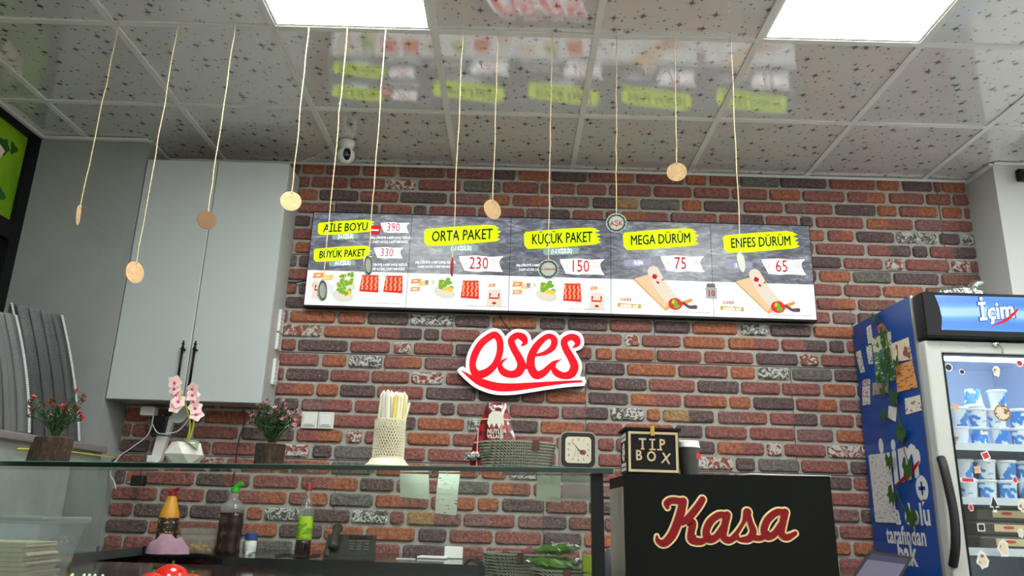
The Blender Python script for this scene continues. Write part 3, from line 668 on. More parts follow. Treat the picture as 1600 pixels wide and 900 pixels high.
# ================================================================== HANGING ORNAMENTS
m_twine = mat('jute_twine', (206, 190, 150), .9, vary=.2, vscale=150); m_kraft = NT('kraft_board')
m_kraft.col(m_kraft.ramp(m_kraft.noise(60, 5, .7), [(.3, lin((186, 148, 104))), (.7, lin((214, 180, 134)))])); m_kraft.p(Roughness=.85); m_kraft = m_kraft.m
m_kraftd = mat('kraft_edge', (110, 82, 55), .9); m_pale = mat('pale_card', (176, 180, 170), .75); m_wreath = mat('wreath_green', (30, 72, 44), .6); m_cardred = mat('card_red', (168, 30, 36), .6)
STR = 2.462
orn = [((187, 32), (125, 323), 16, 80, 'kraft', 'edge-on kraft disc on twine, leftmost of the hanging ornaments'),
 ((279, 34), (213, 411), 17, 40, 'kraft', 'round kraft disc on twine hanging lowest in front of the cabinet edge'),
 ((368, 38), (325, 331), 15, 18, 'kraftd', 'darker round kraft disc on twine before the cabinet doors'),
 ((483, 48), (456, 301), 16, 0, 'kraft', 'round kraft disc on twine at the right edge of the cabinet'),
 ((543, 51), (505, 439), 17, 65, 'wreath', 'turned wreath disc on twine over the bag picture of the first menu panel'),
 ((603, 52), (576, 401), 16, 65, 'wreath', 'turned wreath disc on twine beside the big package title'),
 ((724, 48), (707, 404), 15, 82, 'red', 'edge-on red disc on twine before the second menu panel'),
 ((779, 50), (770, 314), 16, 35, 'kraft', 'kraft disc on twine overlapping the top edge of the menu board'),
 ((863, 50), (857, 407), 16, 0, 'wreath_t', 'pale wreath disc with red lettering hanging before the third menu panel'),
 ((963, 50), (963, 335), 16, 0, 'ask', 'pale wreath disc reading AŞK on twine'),
 ((1054, 50), (1057, 256), 15.5, 0, 'kraft', 'round kraft disc on twine hanging highest just under the ceiling edge'),
 ((1142, 60), (1157, 396), 16, 70, 'pale', 'turned pale disc on twine before the last menu panel')]
for (tx, ty), (bx, by), rp, turn, kd, lb in orn:
    top = atz(tx, ty, H-.002); top.y = STR; top.x = x_at(tx, STR, H)
    bot = aty(bx, by, STR); r = rp*(bot-Vector((0, 0, CZ))).dot(FWD)/FPX
    t = thing('hanging_ornament', lb, 'ornament', (top.x, STR, H-.002), group='discs hanging on twine from the ceiling')
    B = bot-top; rg = random.Random(int(tx)); pts = [(0, 0, 0)]
    N = 14
    for k in range(1, N): f = k/N; pts.append((B.x*f+rg.uniform(-.0018, .0018), rg.uniform(-.0018, .0018), B.z*f))
    pts.append((B.x, 0, B.z-.004)); sm = MB().tube(pts, .0017, 6)
    for k in range(26):
        f = rg.random(); c = Vector((B.x*f, 0, B.z*f)); d = Vector((rg.uniform(-1, 1), rg.uniform(-1, 1), rg.uniform(-1, 1))).normalized()*rg.uniform(.004, .010)
        sm.tube([c, c+d], .0004, 3)
    sm.build('twine', m_twine, t)
    a = math.atan2(-bot.x, STR)+math.radians(turn)
    F = Fr((B.x, 0, B.z-r*.9), (math.cos(a), math.sin(a), 0), (0, 0, 1))
    face = {'kraft': m_kraft, 'kraftd': m_kraftd, 'red': m_cardred}.get(kd, m_pale)
    d = MB().disc(F, 0, 0, r, -.0015, .0015, 0, 36).build('disc', face, t)
    MB().disc(F, 0, r*.82, r*.07, .0016, .0018).build('hole', m_kraftd, d)
    MB().tube([F.pt(0, r*.82, .001), F.pt(r*.05, r*.95, .004), F.pt(0, r*1.08, 0)], .0015, 6).build('knot', m_twine, d)
    if kd in ('wreath', 'wreath_t', 'ask'):
        for sg in (.0019, -.0019):
            mb = MB()
            for k in range(26):
                q = 2*math.pi*k/26; mb.flat(F, leafpoly(math.cos(q)*r*.8, math.sin(q)*r*.8, r*.34, .6, q+(.6 if k % 2 else -.6)), sg+.00003*(k % 5)*(1 if sg > 0 else -1))
            mb.build('printed_wreath', m_wreath, d)
        if kd == 'ask': MB().text(F, 'AŞK', 0, -r*.05, r*.75, .0021, 0, 0, 0, .01, .85).build('lettering', m_cardred, d)
        if kd == 'wreath_t': MB().text(F, 'HOŞGELDİN', 0, 0, r*.3, .0021, 0, 0, 0, .01, .8).build('lettering', m_cardred, d)
tn = aty(1111, 457, MY-.004)
t = thing('number_tag', 'small red and grey tag reading 10 hung between the last two menu panels', 'tag', tn)
F = Fr((0, 0, 0)); m_tagg = mat('tag_grey', (176, 170, 172), .6)
MB().flat(F, [(-.024, -.03), (.026, -.032), (.028, .02), (.01, .034), (-.012, .034), (-.026, .022)], 0, .002).build('card', m_tagg, t)
MB().rect(F, -.02, .02, .026, .044, .002, .004).build('clip', mat('tag_clip', (96, 84, 84), .5), t)
MB().text(F, '10', 0, -.006, .042, .0024, 0, 0, 0, .03, .85).build('figures', m_cardred, t)

# ================================================================== CEILING CAMERA, WALL CAMERA
p = atz(543, 221, H)
t = thing('security_camera', 'white dome security camera with black lens on the ceiling', 'camera', (p.x, p.y, H))
MB().lathe([(.036, -.002), (.036, -.012), (.032, -.03), (.024, -.04)], 28).build('mount', m_white, t, 'auto')
MB().ball((0, 0, -.075), .042, 24, 16).build('head', m_white, t, True)
MB().ball((.008, -.013, -.077), .034, 20, 14, 0, (.72, 1, 1.0)).build('lens_window', mat('gloss_black', (10, 10, 12), .1), t, True)
MB().lathe([(.011, 0), (.011, .006), (.008, .007)], 18).xf(Matrix.Translation((.009, -.0455, -.088)) @ Matrix.Rotation(math.pi/2, 4, 'X')).build('lens', mat('lens_glass', (40, 44, 60), .05, spec=.9), t, 'auto')
cable('camera_cable', 'thin white cable looping from the cabinet top to the dome camera', [aty(462, 256, 3.55), aty(490, 246, 3.5), aty(508, 236, 3.45), aty(521, 226, 3.40)], .0022, m_wcable)
p = aty(1597, 272, 3.4)
t = thing('wall_camera', 'black camera fixed high on the pale pillar at right', 'camera', (p.x+.02, 3.428, p.z))
MB().rbox(-.035, .035, -.03, 0, -.03, .03, .006).build('bracket', m_black, t)
MB().lathe([(.026, 0), (.03, .015), (.03, .06), (.024, .065)], 20).xf(Matrix.Translation((-.01, -.028, -.005)) @ Matrix.Rotation(math.radians(100), 4, 'X')).build('barrel', m_black, t, 'auto')

# ================================================================== TRAY STACKS ON THE LEDGE
m_clear = pane('clear_tray_plastic', (.86, .88, .89), .2, 1.6, .10)
m_clear2 = pane('bright_tray_plastic', (.86, .87, .87), .2, 1.6, .26)
def stack(px, py, sx, sy, n, lean, bend, rz, m, lb):
    p = Vector((px, py, 0))
    o = MB(); hh = .0066
    for k in range(n):
        f = k/n; off = Vector((lean*f+bend*f*f, 0, 0)); tl = -math.atan((lean+2*bend*f)/(n*hh))*.6
        for (e, z0, z1) in ((0, 0, .0044), (.006, .0046, .0056)):
            a, b, c = sx/2+e-.006, sy/2+e-.006, .022
            P = [(-a+c, -b)]
            for q in (-.45, 0, .45): P += [((q-.13)*a, -b), ((q-.10)*a, -b+.012), ((q+.10)*a, -b+.012), ((q+.13)*a, -b)]
            P += [(a-c, -b), (a, -b+c)]
            for q in (-.4, .05, .5): P += [(a, (q-.12)*b), (a-.012, (q-.09)*b), (a-.012, (q+.09)*b), (a, (q+.12)*b)]
            P += [(a, b-c), (a-c, b), (-a+c, b), (-a, b-c), (-a, -b+c)]
            mb = MB().flat(Fr((0, 0, 0), (1, 0, 0), (0, 1, 0)), P, k*hh+z0, k*hh+z1)
            vs = [Vector((v.x, v.y, v.z-v.x*math.tan(tl)*.5))+off for v in mb.v]; o.add(vs, mb.f)
        for sx_, sy_ in ((-1, -1), (1, -1)):
            v = Vector((sx_*(sx/2-.008), sy_*(sy/2-.008), k*hh+.0045)); v = Vector((v.x, v.y, v.z-v.x*math.tan(tl)*.5))+off; o.box(v.x-.004, v.x+.004, v.y-.004, v.y+.004, v.z-.002, v.z+.002, 1)  # pale tabs on the front corners paint in the bright highlights there
    ob = o.build('tray_stack', [m, mat('tray_corner_glint', (216, 220, 220), .3)]); ob.location = (p.x, p.y, 1.3305); ob.rotation_euler = (0, 0, rz)
    return tag(ob, lb, 'tray stack', 'stacks of nested clear trays on the ledge', 'stuff')
stack(-1.925, 3.262, .20, .24, 78, -.10, -.05, .6, m_clear, 'tallest stack of nested clear plastic trays leaning by the pillar')
stack(-1.925, 2.92, .20, .22, 66, -.07, -.05, .6, m_clear2, 'middle stack of nested clear plastic trays with bright front')
stack(-1.93, 2.58, .20, .22, 60, -.06, -.05, .6, m_clear, 'stack of nested clear trays cut by the left picture edge')
# ================================================================== FRIDGE
FX0, FX1, FYF, FYB, FZ = 1.62, 2.285, 3.0, 3.61, 1.995
fridge = thing('display_fridge', 'tall blue display fridge with glass door and lit header at right', 'fridge', ((FX0+FX1)/2, 3.3, 0))
FO = Vector(fridge.location)
def fl(mb): return mb.xf(Matrix.Translation(-FO))
m_blue = mat('blue_vinyl', (6, 70, 150), .3, spec=.4); m_fgrey = mat('fridge_frame_grey', (182, 184, 178), .45); m_liner = mat('fridge_liner', (196, 212, 236), .4)
WT = .045; FY1 = FYF+.055
side = fl(MB().box(FX0, FX0+.004, FY1+.005, FYB, .1, FZ+.01)).build('side_panel', m_blue, fridge)
fl(MB().box(FX0-.002, FX0+.006, FY1-.004, FY1+.006, .1, FZ+.008)).build('side_edge_strip', m_alu, fridge)
fl(MB().box(FX0+.004, FX0+WT, FY1, FYB, .1, FZ).box(FX1-WT, FX1, FY1, FYB, .1, FZ).box(FX0+WT, FX1-WT, FYB-.03, FYB, .1, FZ)
   .box(FX0+WT, FX1-WT, FY1, FYB-.03, 1.80, FZ).box(FX0+WT, FX1-WT, FY1, FYB-.03, .1, .3).box(FX0+.03, FX1-.03, FY1+.03, FYB-.03, 0, .1)).build('body', m_liner, fridge)
# header box with lit blue face
hz0, hz1 = 1.812, FZ
fl(MB().rbox(FX0+.004, FX1, FYF-.03, FY1+.001, hz0, hz1+.004, .008)).build('header_box', m_black, fridge)
def header_mat():
    s = NT('lit_blue_header'); sp = s.n('ShaderNodeSeparateXYZ'); s.l(s.pos(), sp.inputs[0])
    w = s.noise(1.0, 3, .5, vec=(lambda mp: (s.l(s.pos(), mp.inputs[0]), mp.outputs[0])[1])(s.n('ShaderNodeMapping')), dist=.6)
    wv = s.n('ShaderNodeTexWave', wave_type='BANDS', bands_direction='Z'); wv.inputs['Scale'].default_value = 3.2; wv.inputs['Distortion'].default_value = 2.2; wv.inputs['Detail'].default_value = 1; wv.inputs['Detail Scale'].default_value = .8; s.l(s.pos(), wv.inputs[0])
    c = s.ramp(wv.outputs[1], [(.1, lin((44, 116, 206))), (.55, lin((84, 156, 232))), (.9, lin((170, 208, 248)))])
    s.col((.03, .08, .2)); s.l(c, s.b.inputs['Emission Color']); s.b.inputs['Emission Strength'].default_value = .95; s.p(Roughness=.25); return s.m
FH = Fr(Vector((FX0, FYF-.03, hz0))-FO)
hd = MB().flat(FH, [(.062, .03), (FX1-FX0-.03, .03), (FX1-FX0-.03, .172), (.052, .172), (.066, .12), (.07, .08)], 0, .002).build('header_face', header_mat(), fridge)
e_hw = emi('header_white', (255, 255, 255), 1.2); e_hb = emi('header_outline', (38, 84, 176), .8); e_hr = emi('header_red', (226, 40, 52), .9)
lp = aty(1555, 487, FYF-.03); lu, lv = lp.x-FX0, lp.z-hz0
MB().text(FH, 'İçim', lu, lv, .098, .0024, 0, .18, .12, .055, .78).build('logo_outline', e_hb, hd)
MB().text(FH, 'İçim', lu, lv, .098, .0030, 0, .18, .12, .022, .78).build('logo_lettering', e_hw, hd)
q1, q2, q3 = (aty(*p, FYF-.03) for p in ((1549, 509), (1572, 500), (1589, 484)))
MB().stroke(FH, [(q1.x-FX0, q1.z-hz0, .002), (q2.x-FX0, q2.z-hz0, .012), (q3.x-FX0, q3.z-hz0, .008)], 0, .0032).build('logo_swash', e_hr, hd)
# door
dz0, dz1 = .32, 1.806; fw = .072
door = fl(MB().rbox(FX0+.006, FX0+fw, FYF, FY1-.002, dz0, dz1, .008).rbox(FX1-fw, FX1-.004, FYF, FY1-.002, dz0, dz1, .008).rbox(FX0+fw-.01, FX1-fw+.01, FYF+.0005, FY1-.0025, dz1-.05, dz1-.0005, .006).rbox(FX0+fw-.01, FX1-fw+.01, FYF+.0005, FY1-.0025, dz0+.0005, dz0+.08, .006)).build('door_frame', m_fgrey, fridge)
fl(MB().box(FX0+fw-.006, FX1-fw+.006, FYF+.018, FYF+.022, dz0+.07, dz1-.045)).build('door_glass', pane('door_glass', (.95, .97, .97)), door)
gx0 = FX0+fw
fl(MB().box(gx0-.004, gx0+.003, FYF-.001, FYF+.03, dz0+.08, dz1-.05).box(gx0, FX1-fw, FYF-.001, FYF+.03, dz1-.056, dz1-.049)).build('gasket', m_black, door)
h = [aty(*p, y) for p, y in (((1470, 716), FYF-.004), ((1476, 735), FYF-.03), ((1490, 800), FYF-.045), ((1493, 850), FYF-.04), ((1489, 884), FYF-.004))]
fl(MB().tube(smooth([tuple(v) for v in h], False, 8), .0165, 12)).build('handle', mat('black_rubber', (17, 17, 19), .55), door, True)
k0 = aty(1556, 538, FYF-.004)
fl(MB().lathe([(.013, 0), (.013, .006), (.009, .008)], 18).xf(Matrix.Translation((k0.x, FYF-.002, k0.z)) @ Matrix.Rotation(math.pi/2, 4, 'X'))).build('lock', mat('chrome', (190, 190, 188), .15, 1), door, 'auto')
fl(MB().tube([(k0.x+.005, FYF-.012, k0.z), (k0.x+.012, FYF-.02, k0.z-.02), (k0.x+.016, FYF-.014, k0.z-.04)], .003, 6)).build('key', MATS['chrome'], door)
fl(MB().box(FX0+fw+.01, FX1-WT-.02, FYF+.075, FYF+.10, 1.745, 1.758)).build('interior_lamp', emi('cool_tube', (225, 240, 255), 24), fridge)
e0 = aty(1462, 620, FYB-.05)
mb = MB()
for k in range(7):
    for a, b in ((0, .03), (.055, .2)): mb.box(FX0+WT+.02+a, FX0+WT+.02+b, FYB-.036, FYB-.03, 1.50+.026*k, 1.511+.026*k)
fl(mb).build('vent_slots', m_black, fridge)
fl(MB().rbox(FX0+WT+.23, FX0+WT+.33, FYB-.045, FYB-.03, 1.66, 1.71, .004).box(FX0+WT+.25, FX0+WT+.31, FYB-.047, FYB-.045, 1.67, 1.70)).build('thermostat', m_liner, fridge)
SHZ = []
m_shelf = mat('fridge_shelf_white', (210, 218, 226), .4)
for px, py in ((1490, 694), (1515, 779), (1520, 858)):
    z = aty(px, py, FYF+.07).z; SHZ.append(z)
    fl(MB().box(FX0+WT+.001, FX1-WT-.001, FYF+.065, FYB-.04, z-.012, z).box(FX0+WT+.001, FX1-WT-.001, FYF+.06, FYF+.066, z-.022, z+.006)).build('shelf', m_shelf, fridge)
# side panel prints and flyers
FSd = Fr(Vector((FX0, 0, 0))-FO, (0, -1, 0), (0, 0, 1))            # right = towards camera, up; normal = -X
def sp_(px, py): p = atx(px, py, FX0); return -p.y, p.z
m_vw = mat('white_vinyl', (214, 216, 218), .4); m_vr = mat('red_vinyl', (196, 34, 44), .4)
def stext(txt, c, size, w=.001, rot=0, sx=1, m=None, bold=.02, shear=0):
    u, v = sp_(*c); MB().text(FSd, txt, u, v, size, w, 0, shear, rot, bold, sx).build('side_lettering', m or m_vw, side)
u, v = sp_(1377, 697); MB().disc(FSd, u, v, .022, .001, None, 0, 20, .034).build('side_lettering', m_vw, side)
stext('im', (1412, 718), .255, .001, .10, .85, None, .04, .15)
u, v = sp_(1434, 714); MB().disc(FSd, u, v, .022, .0012, None, 0, 20, .032).build('side_lettering', m_vw, side)
a, b, c = sp_(1400, 757), sp_(1420, 742), sp_(1436, 722)
MB().stroke(FSd, [(*a, .006), (*b, .022), (*c, .012)], 0, .0014).build('side_swash', m_vr, side)
u, v = sp_(1441, 763); MB().disc(FSd, u, v, .047, .001, None, 0, 28, .05).flat(FSd, [(u-.01, v-.045), (u+.02, v-.04), (u-.012, v-.07)], .001).build('plus_bubble', m_vw, side)
MB().rect(FSd, u-.026, u+.026, v-.007, v+.007, .0016).rect(FSd, u-.007, u+.007, v-.026, v+.026, .0016).build('plus_mark', m_blue, side)
stext('a dolu', (1425, 805), .115, .001, 0, .95, None, .035); stext('tarafından', (1415, 838), .098, .001, 0, .80, None, .03); stext('bak', (1417, 866), .13, .001, 0, .80, None, .035)
def prn(nm, base, ink, scale=60, stretch=(1, 1, 8), thr=.55):
    if nm in MATS: return MATS[nm]
    s = NT(nm); mp = s.n('ShaderNodeMapping'); mp.inputs['Scale'].default_value = stretch; s.l(s.n('ShaderNodeTexCoord').outputs['Object'], mp.inputs[0])
    f = s.ramp(s.noise(scale, 2, .5, vec=mp.outputs[0]), [(thr, (0, 0, 0)), (thr+.05, (1, 1, 1))])
    s.col(s.mix(f, lin(base), lin(ink))); s.p(Roughness=.5); MATS[nm] = s.m; return s.m
m_paper = mat('white_paper', (226, 226, 220), .7)
fly = [('price_list', [(1358, 711), (1391, 707), (1403, 817), (1369, 816)], prn('list_print', (214, 214, 212), (150, 150, 154), 55, (1, 1, 4), .58), .003),
 ('ticket', [(1354, 512), (1361, 507), (1365, 535), (1357, 538)], prn('ticket_print', (222, 220, 212), (110, 112, 120), 40), .001),
 ('ticket', [(1353, 541), (1362, 539), (1365, 568), (1358, 570)], prn('ticket_print2', (220, 218, 210), (40, 40, 44), 40), .001),
 ('ticket', [(1337, 551), (1345, 547), (1352, 581), (1345, 583)], MATS['ticket_print2'], .001),
 ('flyer', [(1371, 510), (1379, 504), (1389, 518), (1374, 524)], prn('brick_red_print', (186, 92, 66), (230, 200, 180), 30), .001),
 ('flyer', [(1361, 530), (1392, 518), (1394, 540), (1366, 552)], prn('green_white_print', (206, 210, 180), (96, 130, 50), 26, (1, 1, 2)), .0012),
 ('flyer', [(1366, 552), (1395, 540), (1401, 594), (1369, 601)], prn('teal_print', (52, 120, 112), (212, 206, 150), 24, (1, 1, 5)), .0014),
 ('flyer', [(1389, 539), (1420, 527), (1426, 561), (1396, 567)], prn('cream_print', (222, 208, 186), (132, 84, 62), 20, (1, 1, 1)), .002),
 ('flyer', [(1400, 572), (1426, 562), (1435, 605), (1403, 613)], prn('orange_print', (218, 152, 88), (90, 54, 36), 26, (1, 1, 7), .58), .0022),
 ('ticket', [(1348, 593), (1360, 592), (1360, 632), (1348, 634)], MATS['ticket_print2'], .001),
 ('photo_card', [(1364, 598), (1390, 598), (1390, 613), (1364, 618)], prn('photo_print', (160, 150, 136), (90, 82, 74), 30, (1, 1, 1)), .0016),
 ('photo_card', [(1414, 623), (1438, 617), (1441, 641), (1416, 648)], prn('drawing_print', (222, 218, 206), (150, 130, 110), 24, (1, 1, 2)), .0012),
 ('note', [(1389, 634), (1402, 637), (1400, 659), (1388, 653)], m_paper, .0012)]
for nm, pts, m, w in fly:
    P = [sp_(*p) for p in pts]; MB().flat(FSd, P, w, w+.0006).build(nm, m, side)
# ivy hanging down the fridge side
m_ivy = mat('ivy_green', (38, 84, 28), .5, vary=.25); m_ivy2 = mat('ivy_stem', (52, 74, 34), .6)
iv = [(1366, 492), (1382, 512), (1388, 545), (1392, 575), (1388, 612), (1400, 625), (1404, 655), (1414, 678), (1412, 700), (1420, 733), (1402, 760), (1410, 790), (1432, 806)]
o = atx(*iv[0], FX0-.006); ivy = thing('ivy_garland', 'green ivy garland trailing down the blue side of the fridge', 'garland', o)
P = [atx(x, y, FX0-.008)-o for x, y in iv]; MB().tube(smooth([tuple(p) for p in P], False, 4), .0018, 5).build('stem', m_ivy2, ivy)
FI = Fr(-o+Vector((FX0-.01, 0, 0)), (0, -1, 0), (0, 0, 1))
ivl = lambda u, v, s, a: [(u+s*(x*math.cos(a)-y*math.sin(a)), v+s*(x*math.sin(a)+y*math.cos(a))) for x, y in ((0, -.1), (.3, -.45), (.5, -.1), (.36, .1), (.42, .4), (.14, .32), (0, .62), (-.14, .32), (-.42, .4), (-.36, .1), (-.5, -.1), (-.3, -.45))]
for k, (x, y, s) in enumerate(((1372, 497, .05), (1384, 520, .06), (1389, 536, .05), (1391, 552, .06), (1388, 568, .07), (1399, 580, .06), (1384, 610, .05), (1402, 620, .07), (1388, 648, .06), (1413, 676, .085), (1397, 719, .07), (1424, 731, .085), (1402, 773, .08), (1432, 806, .09), (1408, 566, .05), (1380, 590, .05))):
    u, v = sp_(x, y); w = rnd.uniform(.004, .014); mb = MB().flat(FI, ivl(u, v, s, rnd.uniform(2.4, 3.9)), w, w+.001)
    mb.build('leaf', m_ivy, ivy)
# door stickers
FD = Fr(Vector((0, FYF+.0175, 0))-FO)
def dp(px, py): p = aty(px, py, FYF+.0175); return p.x, p.z
m_beige = prn('sticker_beige', (206, 190, 164), (120, 88, 66), 45, (1, 1, 1), .56); m_ink = mat('sticker_ink', (24, 22, 24), .6); m_pink = mat('sticker_red', (186, 32, 52), .6); m_tan = mat('sticker_tan', (196, 152, 112), .6); m_brn = mat('sticker_brown', (120, 84, 60), .6)
sc_px = lambda r: r*.84*2.93/FPX
def stick(px, py, kind, r, inner, border=None, rot=0):
    u, v = dp(px, py); R = sc_px(r); b = border or m_vw
    def shp(mb, q, w0, w1):
        if kind == 'disc': return mb.disc(FD, u, v, q, w0, w1)
        if kind == 'sq': return mb.flat(FD, [(u+q*1.3*math.cos(rot+math.pi/4+k*math.pi/2), v+q*1.3*math.sin(rot+math.pi/4+k*math.pi/2)) for k in range(4)], w0, w1)
        if kind == 'bar': return mb.rect(FD, u-q*2.6, u+q*2.6, v-q*.75, v+q*.75, w0, w1)
        if kind == 'tree': return mb.flat(FD, [(u-q*.8, v-q*.7), (u-q*.25, v-q*.7), (u-q*.3, v-q*1.5), (u+q*.3, v-q*1.5), (u+q*.25, v-q*.7), (u+q*.8, v-q*.7), (u, v+q*1.5)], w0, w1)
        if kind == 'tee': return mb.flat(FD, [(u-q, v+q*.9), (u-q, v+q*.4), (u-q*.2, v+q*.4), (u-q*.2, v-q), (u+q*.2, v-q), (u+q*.2, v+q*.4), (u+q, v+q*.4), (u+q, v+q*.9)], w0, w1)
        if kind == 'blob': return mb.flat(FD, [(u+q*(1+.22*math.sin(k*1.9+px))*.8*math.cos(k*math.pi/9), v+q*(1+.15*math.cos(k*2.3+px))*1.15*math.sin(k*math.pi/9)) for k in range(18)], w0, w1)
    s_ = shp(MB(), R, 0, .0006).build('sticker', b, door); shp(MB(), R*.74, .0007, None).build('sticker_print', inner, s_)
    return s_
for a in ((1482, 574, 'disc', 8, m_ink), (1503, 581, 'disc', 5.5, m_ink), (1557, 580, 'blob', 9, m_beige), (1593, 568, 'disc', 6.5, m_pink), (1493, 635, 'sq', 6, m_tan, m_tan, .2), (1534, 676, 'blob', 4, m_beige), (1492, 688, 'tee', 9, m_brn, m_tan), (1540, 712, 'sq', 8, m_pink, None, .35), (1527, 734, 'sq', 6.5, m_tan, m_beige, .1), (1512, 750, 'bar', 5.5, m_pink), (1586, 750, 'blob', 6, m_pink), (1517, 793, 'blob', 6, m_pink), (1553, 786, 'tree', 11, m_ink), (1533, 824, 'sq', 7.5, m_ink, None, 0), (1597, 790, 'blob', 10, m_beige), (1595, 833, 'blob', 7, m_beige), (1568, 857, 'blob', 13, m_beige), (1535, 875, 'blob', 13, m_beige)): stick(*a)
w_ = stick(1566, 645, 'disc', 16, m_beige, m_beige); u, v = dp(1566, 645); R = sc_px(16); mb = MB()
for k in range(22): q = 2*math.pi*k/22; mb.flat(FD, leafpoly(u+math.cos(q)*R*.88, v+math.sin(q)*R*.88, R*.32, .6, q+(.7 if k % 2 else -.7)), .0009+.00002*(k % 4))
mb.build('sticker_wreath', m_brn, w_)
# ---- yoghurt tubs, one object each
def tub_mat():
    s = NT('tub_label'); tc = s.n('ShaderNodeTexCoord').outputs['Object']; sp = s.n('ShaderNodeSeparateXYZ'); s.l(tc, sp.inputs[0])
    wv = s.n('ShaderNodeTexWave', wave_type='BANDS', bands_direction='DIAGONAL'); wv.inputs['Scale'].default_value = 4.5; wv.inputs['Distortion'].default_value = 3.5; wv.inputs['Detail'].default_value = 1; wv.inputs['Detail Scale'].default_value = 9; s.l(tc, wv.inputs[0])
    c = s.ramp(wv.outputs[1], [(.22, lin((60, 140, 226))), (.36, lin((140, 196, 242))), (.46, lin((240, 246, 250)))])
    top = s.math('GREATER_THAN', sp.outputs[2], .062); s.col(s.mix(top, c, lin((236, 240, 244)))); s.p(Roughness=.35); return s.m
m_tub = tub_mat(); m_lid = mat('tub_lid', (232, 236, 240), .35)
tubp = thing('yoghurt_tub', 'x', 'tub', (0, 0, 0), group='yoghurt tubs in the fridge')
MB().lathe([(.026, 0), (.0275, .003), (.034, .064), (.035, .066)], 22).build('pot', m_tub, tubp, 'auto'); MB().lathe([(.037, .0662), (.0375, .069), (.037, .074), (.034, .075)], 22).build('lid', m_lid, tubp, 'auto')
def clone(root, loc, rz, label, flip=False):
    r = root.copy(); C.objects.link(r); r.location = loc; r.rotation_euler = (math.pi if flip else 0, 0, rz); r['label'] = label
    for ch in root.children: c = ch.copy(); C.objects.link(c); c.parent = r
    return r
TY = FYF+.115; first = True; od = ('first', 'second', 'third', 'fourth', 'fifth', 'sixth', 'seventh')
xs = [FX0+WT+.045+.0785*k for k in range(7)]
for si, z0, rows, nmz in ((0, SHZ[0], 2, 'top shelf'), (1, SHZ[1], 2, 'middle shelf')):
    for rw in range(rows):
        for k, x in enumerate(xs):
            lb = f'{od[k]} blue and white yoghurt tub from the left, {"lower" if rw == 0 else "upper"} row on the fridge {nmz}'
            loc = (x+rnd.uniform(-.001, .001), TY+rnd.uniform(-.008, .012), z0+.0005+rw*.0757); rz = rnd.uniform(0, 6)
            if first: tubp.location = loc; tubp.rotation_euler = (0, 0, rz); tubp['label'] = lb; first = False
            else: clone(tubp, loc, rz, lb)
for k, i in enumerate((2, 3)):
    clone(tubp, (xs[i]-.005+.02*k, TY+.01, SHZ[0]+.0005+2*.0757+(.0757 if k == 0 else 0)), 1.2+k, ('upside-down yoghurt tub standing on the upper row in the fridge', 'single upright yoghurt tub standing on top of the upper row')[k], k == 0)
# ---- packs on the lower shelf
m_pk = pane('pack_film', (.8, .8, .74), .1, 1.5, .12); m_pkd = mat('dark_pack', (62, 58, 46), .4, vary=.3, vscale=25); m_pkl = mat('pack_label', (206, 186, 140), .5); m_ham = mat('ham_pink', (168, 104, 92), .5, vary=.2, vscale=30)
for k in range(3):
    z = SHZ[2]+.0005+k*.052
    t = thing('sliced_meat_pack', f'dark tray pack with pale label, {("bottom", "middle", "top")[k]} of the pile on the lower fridge shelf', 'food pack', (FX0+.325, FYF+.16, z), group='tray packs on the lower fridge shelf')
    MB().rbox(-.15, .15, -.07, .07, 0, .05, .01).build('tray', m_pkd, t); MB().box(-.09, .13, -.0712, -.0702, .014, .04).build('label_band', m_pkl, t)
    MB().text(Fr((0, -.0716, 0)), 'oses', -.03, .027, .022, 0, 0, .2).build('label_mark', m_vr, t) if False else MB().disc(Fr((0, -.0716, 0)), -.035, .029, .022, 0, ry=.006).disc(Fr((0, -.0716, 0)), .07, .029, .022, 0, ry=.006).build('label_mark', m_vr, t)
    o_ = MB().rbox(-.028, .028, -.055, .055, 0, .049, .012).build('ham_pack', m_ham); o_.location = (FX0+WT+.055, FYF+.15, z); tag(o_, f'pink ham pack, {("bottom", "middle", "top")[k]} of the small pile at the left of the fridge shelf', 'food pack', 'ham packs in the fridge')
z = .62
fl(MB().box(FX0+WT+.001, FX1-WT-.001, FYF+.065, FYB-.04, z-.012, z)).build('shelf', m_shelf, fridge)
m_sau = mat('dark_red_pack', (86, 26, 40), .3, vary=.3, vscale=20)
for k in range(5):
    for j in range(2):
        o_ = MB().rbox(-.045, .045, -.06, .06, 0, .095, .02).build('wrapped_pack', (m_sau, m_pkd)[(k+j) % 2]); o_.location = (FX0+WT+.065+.105*k, FYF+.15, z+.0005+j*.0955)
        tag(o_, f'{("dark red", "dark olive")[(k+j) % 2]} wrapped pack low in the fridge, {od[k]} from the left, {("under", "on")[j]} another pack', 'food pack', 'wrapped packs on the lowest visible shelf')
# ---- foil bags on top of the fridge
m_foil = mat('silver_foil', (186, 190, 188), .18, .9, bump=.7, bscale=28, bdist=.02); m_foilg = mat('green_foil', (30, 92, 48), .25, .3, bump=.6, bscale=28, bdist=.02)
def crumple(L, Wd, Hh, rg, n=14, m=9):
    mb = MB(); vs = []; fs = []
    for i in range(n+1):
        for j in range(m):
            a = 2*math.pi*j/m; f = i/n; e = math.sin(math.pi*min(max(f, .03), .97))**.55
            vs.append(((f-.5)*L+rg.uniform(-.006, .006), math.cos(a)*Wd/2*e*rg.uniform(.85, 1.1), max(0, Hh*.5+math.sin(a)*Hh*.5*e*rg.uniform(.6, 1.25))))
    for i in range(n):
        for j in range(m): k = (j+1) % m; fs.append((i*m+j, i*m+k, (i+1)*m+k, (i+1)*m+j))
    fs += [tuple(range(m-1, -1, -1)), tuple(range(n*m, (n+1)*m))]; return mb.add(vs, fs)
p = aty(1490, 455, 3.2)
